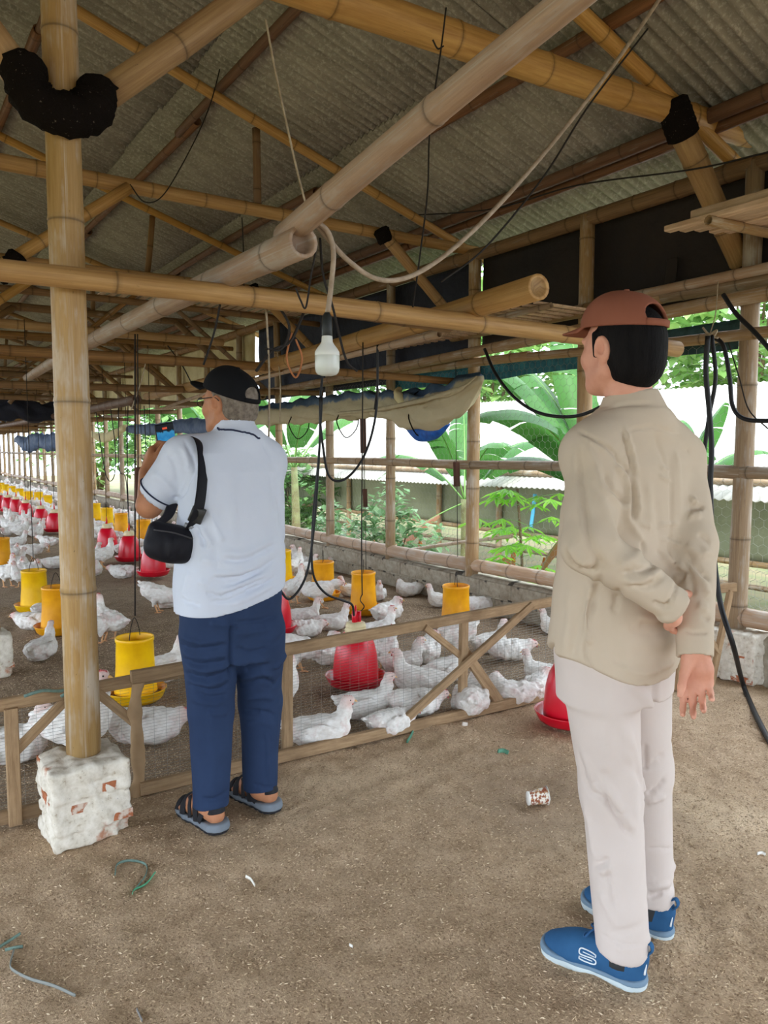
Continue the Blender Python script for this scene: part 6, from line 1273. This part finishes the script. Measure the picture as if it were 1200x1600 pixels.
# ====================================================== the man in white (left)
L_ = empty('person', (1.05, 2.58, 0), 'person in white polo shirt, navy trousers, black cap and grey sandals, raising a phone', 'person')
th = radians(10); hyaw = radians(28); hc = A_(1.072, 2.635, 1.515); neck = A_(1.085, 2.60, 1.37)
shL, elL, wrL = A_(.905, 2.640, 1.318), A_(.806, 2.745, 1.150), A_(.852, 2.925, 1.262)
shR, elR, wrR = A_(1.188, 2.60, 1.305), A_(1.165, 2.800, 1.100), A_(1.062, 2.965, 1.270)
hipL, knL, anL = A_(.965, 2.58, .79), A_(.958, 2.575, .42), A_(.940, 2.545, .08); hipR, knR, anR = A_(1.13, 2.56, .79), A_(1.165, 2.61, .41), A_(1.148, 2.585, .08)
heL, toL, heR, toR = A_(.955, 2.480, 0), A_(.900, 2.735, 0), A_(1.182, 2.520, 0), A_(1.118, 2.775, 0)
s = SDF((.70, 2.34, .0), (1.40, 3.10, 1.68), .0046)
s.loft([(.74, 1.045, 2.59, .16, .115, th), (.95, 1.05, 2.59, .16, .12, th), (1.15, 1.055, 2.59, .155, .105, th), (1.28, 1.06, 2.59, .15, .09, th), (1.34, 1.07, 2.595, .10, .07, th)], .02)
s.cone(neck - (0, 0, .05), (hc[0], hc[1] - .012, hc[2] - .05), .062, .060, .03); head(s, hc, hyaw, 1.0)
s.limb([shL, elL, wrL], [.052, .043, .029], .02); s.limb([shR, elR, wrR], [.05, .042, .028], .02)
for a, b, c in ((hipL, knL, anL), (hipR, knR, anR)): s.limb([a, b, c], [.07, .05, .036], .02)
for h_, t_, an in ((heL, toL, anL), (heR, toR, anR)):
    dd = nrm(t_ - h_); sd = A_(dd[1], -dd[0], 0); s.ell(h_ + dd * .038 + (0, 0, .062), (.031, .031, .036), None, .02); s.limb([h_ + dd * .07 + (0, 0, .075), h_ + dd * .17 + (0, 0, .055), h_ + dd * .21 + (0, 0, .045)], [.034, .036, .030], .02); s.cone(an, h_ + dd * .07 + (0, 0, .08), .036, .036, .02)
    for i in range(5): o = (-.030 + .015 * i); s.cone(h_ + dd * .2 + sd * o + (0, 0, .042), h_ + dd * (.238 - .006 * abs(i - 3)) + sd * o * 1.1 + (0, 0, .038), .011, .009, .004)
# hands round the phone
pc = A_(.957, 3.005, 1.372); pn = nrm(A_(.10, -.985, -.12)); pu = nrm(A_(-.20, .10, .97)); pu = nrm(pu - pn * (pu @ pn)); ps = np.cross(pu, pn)    # screen normal towards him, long axis, picture-right side
if ps[0] < 0: ps = -ps
hand(s, wrL, nrm(A_(.30, .45, .82)), nrm(A_(.93, -.12, -.3)), nrm(A_(-.15, -.75, .5)), 1.0, ((.55, .8, .5), (.6, .85, .5), (.65, .85, .5), (.7, .9, .5)), .03, (.45, .85, .25), .2)
hand(s, wrR, nrm(A_(-.12, .40, .90)), nrm(A_(-.90, -.15, -.2)), nrm(A_(.1, -.8, .5)), .96, ((.5, .8, .5), (.6, .85, .5), (.65, .85, .5), (.7, .9, .5)), .03, (.4, .9, .25), .2)
V, Fq = s.mesh(); mk('body', V, Fq, SK2, L_, label='bare skin: neck, face, arms, hands and feet')
# phone
PH = empty('smartphone', tuple(pc - pu * .08), 'smartphone with a lit blue screen held up by the man in white', 'phone'); Rm = np.stack([ps, pu, -pn], 1)
s = SDF((-.06, -.1, -.02), (.06, .1, .02), .003); s.box((0, 0, 0), (.039, .081, .0055), np.eye(3), .0055, 0); V, Fq = s.mesh(); mk('case', V @ Rm.T + pc, Fq, plain('phone_black', C(20, 22, 26), None, .4), PH)
t = NT('phone_screen'); tuv = t.n('UVMap').outputs[0]; sp = t.n('SeparateXYZ'); t.set(sp.inputs[0], tuv); nz = t.noise(tuv, 5, 4); y_ = t.math('ADD', sp.outputs[1], t.math('MULTIPLY', t.math('SUBTRACT', nz, .5), .25))
col = t.ramp(y_, [(0, C(22, 24, 28)), (.24, C(26, 26, 30)), (.3, C(150, 150, 140)), (.42, C(36, 60, 84)), (.5, C(70, 170, 216)), (.68, C(40, 130, 190)), (.8, C(60, 150, 200)), (.84, C(20, 26, 34))])
rb_ = t.math('MULTIPLY', t.math('MULTIPLY', t.math('GREATER_THAN', sp.outputs[1], .88), t.math('LESS_THAN', sp.outputs[1], .93)), t.math('MULTIPLY', t.math('GREATER_THAN', sp.outputs[0], .35), t.math('LESS_THAN', sp.outputs[0], .62))); col = t.mix(rb_, col, C(236, 92, 60))
t.out((.01, .01, .01), .2); t.set(t.b.inputs['Emission Color'], col); t.b.inputs['Emission Strength'].default_value = .8
V = np.array([(-.036, -.077, -.0061), (.036, -.077, -.0061), (.036, .077, -.0061), (-.036, .077, -.0061)]); mk('screen', V @ Rm.T + pc, [(0, 3, 2, 1)], t.m, PH, uv=[(0, 0), (1, 0), (1, 1), (0, 1)], smooth=False)
# grey hair under the cap
Rh = rotz(hyaw); Th = lambda *q: hc + Rh @ np.array(q)
s = SDF(hc - (.14, .15, .15), hc + (.14, .15, .14), .0042); s.ell(Th(0, -.016, .016), (.079, .096, .090), Rh, 0); s.ell(Th(0, -.05, -.035), (.064, .052, .052), Rh, .03); s.ell(Th(0, .10, -.05), (.14, .092, .11), Rh, .006, 's')
for sx in (-1, 1): s.ell(Th(sx * .083, -.004, -.012), (.02, .027, .037), Rh, .006, 's')
s.cut(Th(0, -.05, -.072), Rh @ A_(0, .4, -1)); s.noise(.0016, 300, 2); V, Fq = s.mesh(); mk('hair', V, Fq, plain('grey_hair', C(132, 122, 110), C(96, 86, 76), .7, 60, .5, 260), L_)
CAPK = cloth('black_cap_cloth', C(24, 25, 28), C(20, 21, 24)); cap(L_, hc + Rh @ A_(0, -.008, .030), hyaw, radians(19), .089, .112, .096, CAPK, .075, 1.05, hc, dip=.12)
# glasses
GLF = plain('glasses_frame', C(30, 28, 28), None, .35); g = Geo()
for sx in (-1, 1):
    P = [Th(sx * .033 + .024 * cos(a), .103, .004 + .017 * sin(a)) for a in np.linspace(0, 2 * pi, 17)]; V, Fc, uv = tube(P, .0018, 6, False); g.add(V, Fc); V, Fc, uv = tube(spline([Th(sx * .057, .100, .012), Th(sx * .080, .06, .014), Th(sx * .084, .0, .016), Th(sx * .082, -.02, .004)], 4), .0018, 6); g.add(V, Fc)
V, Fc, uv = tube([Th(-.01, .106, .008), Th(.01, .106, .008)], .0018, 6); g.add(V, Fc); g.build('glasses', GLF, L_)
# polo shirt
POL = cloth('white_pique', C(206, 213, 226), C(198, 205, 220), .9, 4, 420, .2); NAVS = plain('navy_stripe', C(40, 46, 70), None, .85)
s = SDF((.68, 2.30, .70), (1.42, 2.95, 1.45), .0052); ROT = rotz(th)
s.loft([(.74, 1.040, 2.59, .200, .145, th), (.86, 1.045, 2.59, .205, .150, th), (1.0, 1.05, 2.59, .202, .148, th), (1.14, 1.058, 2.59, .196, .136, th), (1.27, 1.066, 2.592, .190, .118, th), (1.335, 1.072, 2.595, .165, .098, th), (1.385, 1.08, 2.598, .112, .084, th), (1.415, 1.085, 2.60, .080, .075, th)], 0)
s.cone(shL + (.05, 0, .015), shL, .07, .075, .05); s.cone(shR - (.05, 0, -.015), shR, .07, .072, .05)
sl = shL * .33 + elL * .67; s.cone(shL, sl, .078, .074, .03); sd = nrm(elL - shL); s.cone(sl + sd * .005, sl + sd * .08, .060, .056, .004, 's')
srr = shR * .25 + elR * .75; s.cone(shR, srr, .075, .072, .03)
qx = lambda x, z, dy=0.: A_(x, 2.59 + (x - 1.05) * .17 - .148 * sqrt(max(.05, 1 - ((x - 1.05) / .215) ** 2)) + dy, z)
# tilted hem: lower on the left
X, Y, Z = s.ax[0].reshape(-1, 1, 1), s.ax[1].reshape(1, -1, 1), s.ax[2].reshape(1, 1, -1); hem = .795 + .22 * np.clip(X - 1.0, -.06, .3) + .02 * (Y > 2.65); s.v = np.maximum(s.v, (hem - Z).astype(np.float32) * .9)
creases(s, [([qx(.92, .90), qx(1.02, .90), qx(1.14, .95), qx(1.24, 1.02)], -.006, .011), ([qx(.98, .94), qx(1.08, .955), qx(1.2, 1.02)], .005, .012), ([qx(1.02, .88), qx(1.12, .91), qx(1.22, .96)], .005, .010), ([qx(1.05, .86), qx(1.16, .90), qx(1.24, .95)], -.006, .009), ([qx(.9, .98), qx(1.0, .96), qx(1.1, .98)], .004, .014),
    ([qx(.90, 1.12), qx(.93, 1.03), qx(.94, .96)], -.006, .011), ([qx(.91, 1.16), qx(.955, 1.05)], .005, .012), ([shL + (.055, -.05, .04), shL + (.06, -.08, -.04), shL + (.04, -.06, -.11)], -.006, .008), ([shL + (.0, -.07, -.02), sl + (.03, -.05, .0)], .005, .012), ([shR + (-.04, -.06, .03), shR + (-.04, -.08, -.06), shR + (-.03, -.06, -.14)], -.005, .008), ([qx(1.19, 1.2), qx(1.20, 1.08)], -.004, .014), ([qx(1.0, 1.22), qx(1.0, 1.05)], .003, .02)])
s.noise(.0016, 20, 9)
s.limb([neck + (0, -.005, .0), neck + (-.004, .012, .055)], [.092, .074], .012); s.limb([neck + (-.004, .012, .03), neck + (-.008, .02, .10)], [.0615, .0615], .003, 's')
V, Fq = s.mesh(); K = lambda L: [(240 + x / 3.6375, 880 + y / 3.6375) for x, y in L]; K1 = lambda L: [(200 + x / 4.286, 550 + y / 4.286) for x, y in L]
V = sculpt(V, Fq, [(K(L), A, w) for L, A, w in (([(365, 195), (480, 152), (640, 85)], -.008, .006), ([(370, 170), (480, 130), (630, 60)], .006, .009), ([(320, 218), (450, 205), (600, 115)], -.006, .006), ([(430, 245), (560, 190), (690, 120)], .005, .010), ([(330, 85), (480, 78), (610, 35)], -.006, .006), ([(340, 60), (480, 55), (600, 10)], .005, .010), ([(150, 195), (200, 225), (270, 240)], -.005, .007), ([(390, 192), (340, 180), (300, 172)], -.005, .006), ([(200, 40), (180, 120), (160, 200)], .004, .014), ([(240, 100), (330, 125), (420, 110)], .004, .014), ([(105, 220), (112, 290)], -.006, .004))] + [(K1(L), A, w) for L, A, w in (
    ([(375, 590), (428, 700), (440, 800), (385, 925)], -.005, .006), ([(350, 620), (400, 720), (405, 800)], .004, .009), ([(455, 1180), (490, 1240), (525, 1315)], -.008, .008), ([(480, 1160), (530, 1250), (560, 1310)], .006, .012), ([(640, 1395), (800, 1385), (1000, 1280)], -.006, .009), ([(620, 1350), (800, 1345), (980, 1250)], .005, .014), ([(620, 880), (605, 1000), (600, 1150)], -.003, .020), ([(700, 800), (690, 1000), (720, 1200)], .003, .022), ([(960, 800), (975, 950), (960, 1100)], -.005, .016), ([(300, 985), (360, 960), (400, 900)], -.005, .007), ([(150, 800), (260, 880), (330, 970)], .004, .014), ([(250, 650), (310, 760), (340, 880)], -.004, .012), ([(900, 600), (960, 700), (985, 800)], -.003, .014))])
pol = mk('polo_shirt', V, Fq, POL, L_)
Pc = onto(V, Fq, [(338, 668), (345, 671), (358, 672), (375, 674), (392, 678), (406, 685)], .002); V, Fc, uv = tube(Pc, .0035, 6); mk('collar_stripe', V, Fc, NAVS, pol)
aa, bb, _ = frame(sd); Pc = [sl + sd * .010 + .0755 * (cos(t) * aa + sin(t) * bb) for t in np.linspace(0, 2 * pi, 33)]; V, Fc, uv = tube(Pc, .0028, 6, False); mk('cuff_stripe', V, Fc, NAVS, pol)
# trousers
NAV = cloth('navy_trouser_cloth', C(46, 62, 92), C(40, 54, 82), .85, 5)
s = SDF((.76, 2.34, .05), (1.36, 2.84, .95), .0052)
s.loft([(.60, 1.050, 2.585, .165, .120, th), (.70, 1.045, 2.587, .182, .132, th), (.80, 1.045, 2.59, .190, .138, th), (.93, 1.047, 2.59, .186, .132, th)], 0)
s.limb([hipL + (-.0, 0, -.1), knL, anL + (0, 0, .015)], [.108, .079, .063], .02); s.limb([hipR + (.0, 0, -.1), knR, anR + (0, 0, .015)], [.106, .078, .063], .02)
s.cut((1.05, 2.6, .085), (0, -.05, -1))
for an in (anL, anR): s.cone(an + (0, 0, -.08), an + (0, 0, .02), .042, .042, .002, 's')
creases(s, [([A_(1.065, 2.44, .90), A_(1.062, 2.44, .75), A_(1.060, 2.46, .55)], -.014, .012), ([A_(.93, 2.44, .68), A_(1.0, 2.43, .66), A_(1.05, 2.45, .69)], -.007, .010), ([A_(.92, 2.45, .60), A_(.99, 2.45, .57), A_(1.04, 2.47, .60)], .006, .012), ([A_(.91, 2.47, .54), A_(.97, 2.465, .50), A_(1.03, 2.49, .54)], -.007, .010), ([A_(.93, 2.46, .76), A_(1.0, 2.44, .745)], .005, .010), ([A_(1.08, 2.45, .67), A_(1.15, 2.45, .66), A_(1.22, 2.49, .68)], -.006, .010), ([A_(1.09, 2.46, .58), A_(1.16, 2.47, .56), A_(1.23, 2.52, .59)], .006, .012), ([A_(1.10, 2.49, .50), A_(1.16, 2.50, .48), A_(1.22, 2.54, .52)], -.006, .010),
    ([A_(.92, 2.49, .44), A_(.98, 2.49, .43)], .005, .010), ([A_(1.13, 2.53, .40), A_(1.20, 2.54, .42)], .005, .010), ([A_(.9, 2.47, .36), A_(.97, 2.48, .35)], -.004, .010), ([A_(1.205, 2.53, .36), A_(1.20, 2.53, .14)], .004, .008), ([anL + (-.04, -.05, .05), anL + (.04, -.05, .06)], -.005, .010), ([A_(1.16, 2.43, .82), A_(1.22, 2.46, .81)], -.004, .006)])
s.noise(.0022, 24, 3); V, Fq = s.mesh(); K = lambda L: [(240 + x / 3.6375, 880 + y / 3.6375) for x, y in L]
V = sculpt(V, Fq, [(K(L), A, w) for L, A, w in (([(120, 440), (230, 490), (425, 465)], -.006, .008), ([(140, 410), (260, 450), (420, 430)], .005, .010), ([(150, 540), (260, 575), (430, 555)], -.006, .008), ([(160, 510), (280, 535), (425, 520)], .005, .010), ([(170, 620), (300, 655), (430, 615)], -.007, .008), ([(190, 585), (300, 612), (430, 585)], .006, .011), ([(200, 690), (330, 725), (425, 690)], -.007, .008), ([(190, 665), (320, 690), (425, 655)], .006, .010), ([(240, 735), (330, 765), (415, 745)], -.006, .008), ([(205, 770), (330, 800), (415, 780)], .005, .011),
    ([(450, 345), (600, 325), (700, 300)], -.005, .008), ([(450, 400), (570, 390), (670, 370)], .005, .012), ([(460, 480), (560, 505), (655, 480)], -.005, .008), ([(465, 560), (580, 560), (660, 530)], .005, .012), ([(465, 620), (590, 595), (660, 570)], -.006, .008), ([(490, 700), (620, 665), (690, 690)], -.006, .008), ([(480, 660), (600, 630), (680, 640)], .006, .010), ([(500, 780), (600, 760), (700, 770)], .005, .012), ([(500, 850), (600, 840), (700, 870)], -.005, .008), ([(505, 920), (600, 905), (705, 930)], .003, .012), ([(442, 310), (440, 480), (437, 660)], -.010, .008), ([(640, 960), (650, 1100), (652, 1250)], .004, .006), ([(330, 860), (340, 1050), (345, 1300)], .003, .016), ([(270, 1330), (350, 1345), (440, 1330)], -.003, .006), ([(560, 1250), (640, 1275), (705, 1265)], -.003, .006))])
mk('trousers', V, Fq, NAV, L_)
# sandals
SGR = plain('grey_foam', C(124, 134, 144), C(110, 118, 128), .75, 10, .2, 60); SBK = plain('black_strap', C(34, 34, 38), C(44, 44, 48), .85, 60)
def sandal(he, to):
    d = nrm(to - he); yaw = atan2(-d[0], d[1]); M = lambda V: np.array(V) @ rotz(yaw).T + np.array(he)
    def lay(z0, z1, gr):
        q = SDF((-.08, -.04, -.01), (.08, .32, .07), .0045); q.limb([(0, .035, .02), (0, .11, .02), (.003, .18, .02), (.002, .225, .02)], [.043 + gr, .038 + gr, .046 + gr, .044 + gr], .01); Z = q.ax[2].reshape(1, 1, -1)
        up = (np.clip((.12 - q.ax[1]) / .1, 0, 1) * .012 + np.clip((q.ax[1] - .2) / .07, 0, 1) * .012).reshape(1, -1, 1); q.v = np.maximum(q.v, np.maximum(z0 + up * .3 - Z, Z - (z1 + up)).astype(np.float32)); return q
    q = lay(.012, .030, .004); V, Fq = q.mesh(); S_ = mk('sandal', M(V), Fq, SGR, L_)
    q = lay(.0, .013, .002)
    for y in np.arange(.0, .28, .03): q.cone((-.07, y, .0), (.07, y, .0), .006, .006, .002, 's')
    V, Fq = q.mesh(); mk('outsole', M(V), Fq, SBK, S_)
    for P, r in (([(-.043, .085, .035), (-.037, .06, .075), (-.022, .022, .086), (0, .010, .088), (.022, .022, .086), (.037, .06, .075), (.043, .085, .035)], .013), ([(-.044, .10, .03), (-.036, .115, .085), (0, .125, .112), (.036, .115, .085), (.044, .10, .03)], .016), ([(-.048, .185, .03), (-.038, .19, .065), (0, .195, .088), (.038, .19, .065), (.048, .185, .03)], .017), ([(-.044, .23, .03), (-.028, .235, .055), (0, .238, .066), (.028, .235, .055), (.042, .23, .03)], .012), ([(0, .12, .113), (0, .16, .104), (0, .20, .090)], .012), ([(-.045, .14, .03), (-.036, .155, .07), (-.02, .175, .092)], .011)):
        P = spline(P, 5); V, Fc, uv = tube(P, r, 8, True, .28, up=(0, 1, 0) if abs(P[0][0]) > .01 else (1, 0, 0)); mk('strap', M(V), Fc, SBK, S_)
sandal(heL, toL); sandal(heR, toR)
# cross-body bag
BAG = cloth('black_nylon', C(32, 32, 38), C(26, 26, 31), .55, 6, 300, .3); bc = A_(.818, 2.555, 1.035)
B_ = empty('sling_bag', tuple(bc - (0, 0, .07)), 'black nylon sling bag on the left hip of the man in white', 'bag'); Rb = rotz(radians(-15)) @ roty(radians(14))
s = SDF((-.13, -.09, -.1), (.13, .09, .1), .0048); s.box((0, 0, 0), (.080, .042, .062), np.eye(3), .034, 0); s.ell((0, -.02, -.01), (.07, .045, .05), None, .03)
creases(s, [([(-.07, -.05, .035), (0, -.066, .04), (.07, -.05, .03)], -.004, .006), ([(-.03, -.06, .03), (-.015, -.062, -.05)], -.005, .009), ([(.035, -.06, .03), (.03, -.06, -.04)], -.004, .009), ([(.0, -.065, .02), (.005, -.065, -.04)], .004, .01)]); s.noise(.003, 34, 6); V, Fq = s.mesh(); bg = mk('pouch', V @ Rb.T + bc, Fq, BAG, B_)
V, Fc, uv = tube(spline(np.array([(-.065, -.052, .036), (0, -.068, .041), (.065, -.052, .032)]) @ Rb.T + bc, 5), .0028, 6); mk('zip', V, Fc, plain('zip_grey', C(60, 60, 64), None, .4), bg)
g = np.array([.052, -.02, .06]) @ Rb.T + bc
def webbing(P, w, name, mat, nv, parent=B_): V, Fc, uv = tube(spline(P, 6), w, 8, True, .12, up=nv); return mk(name, V, Fc, mat, parent)
webbing([g, A_(.880, 2.452, 1.145), A_(.905, 2.475, 1.24), A_(.925, 2.525, 1.335), A_(.93, 2.585, 1.385), A_(.925, 2.66, 1.375), A_(.91, 2.72, 1.30)], .020, 'shoulder_strap', BAG, (.98, .2, 0))
webbing([np.array([-.055, .0, .055]) @ Rb.T + bc, ay(262, 806, 2.60), ay(274, 778, 2.69), A_(.93, 2.735, 1.2), A_(.95, 2.72, 1.28)], .020, 'lower_strap', BAG, (.8, -.5, 0))
b0, b1 = g * .55 + A_(.880, 2.452, 1.145) * .45, A_(.888, 2.45, 1.165); dd = nrm(b1 - b0); V, Fc, uv = bar(b0 - (0, .006, 0), b0 + dd * .055 - (0, .006, 0), .046, .016, (-.3, -1, 0), .004); mk('buckle', V, Fc, plain('buckle_plastic', C(54, 54, 52), None, .4), B_)
V, Fc, uv = bar(g + (0, -.008, .004), g + dd * .012 + (0, -.008, .004), .05, .012, (-.3, -1, 0), .003); mk('buckle_bar', V, Fc, plain('buckle_metal', C(150, 154, 160), None, .3), B_)
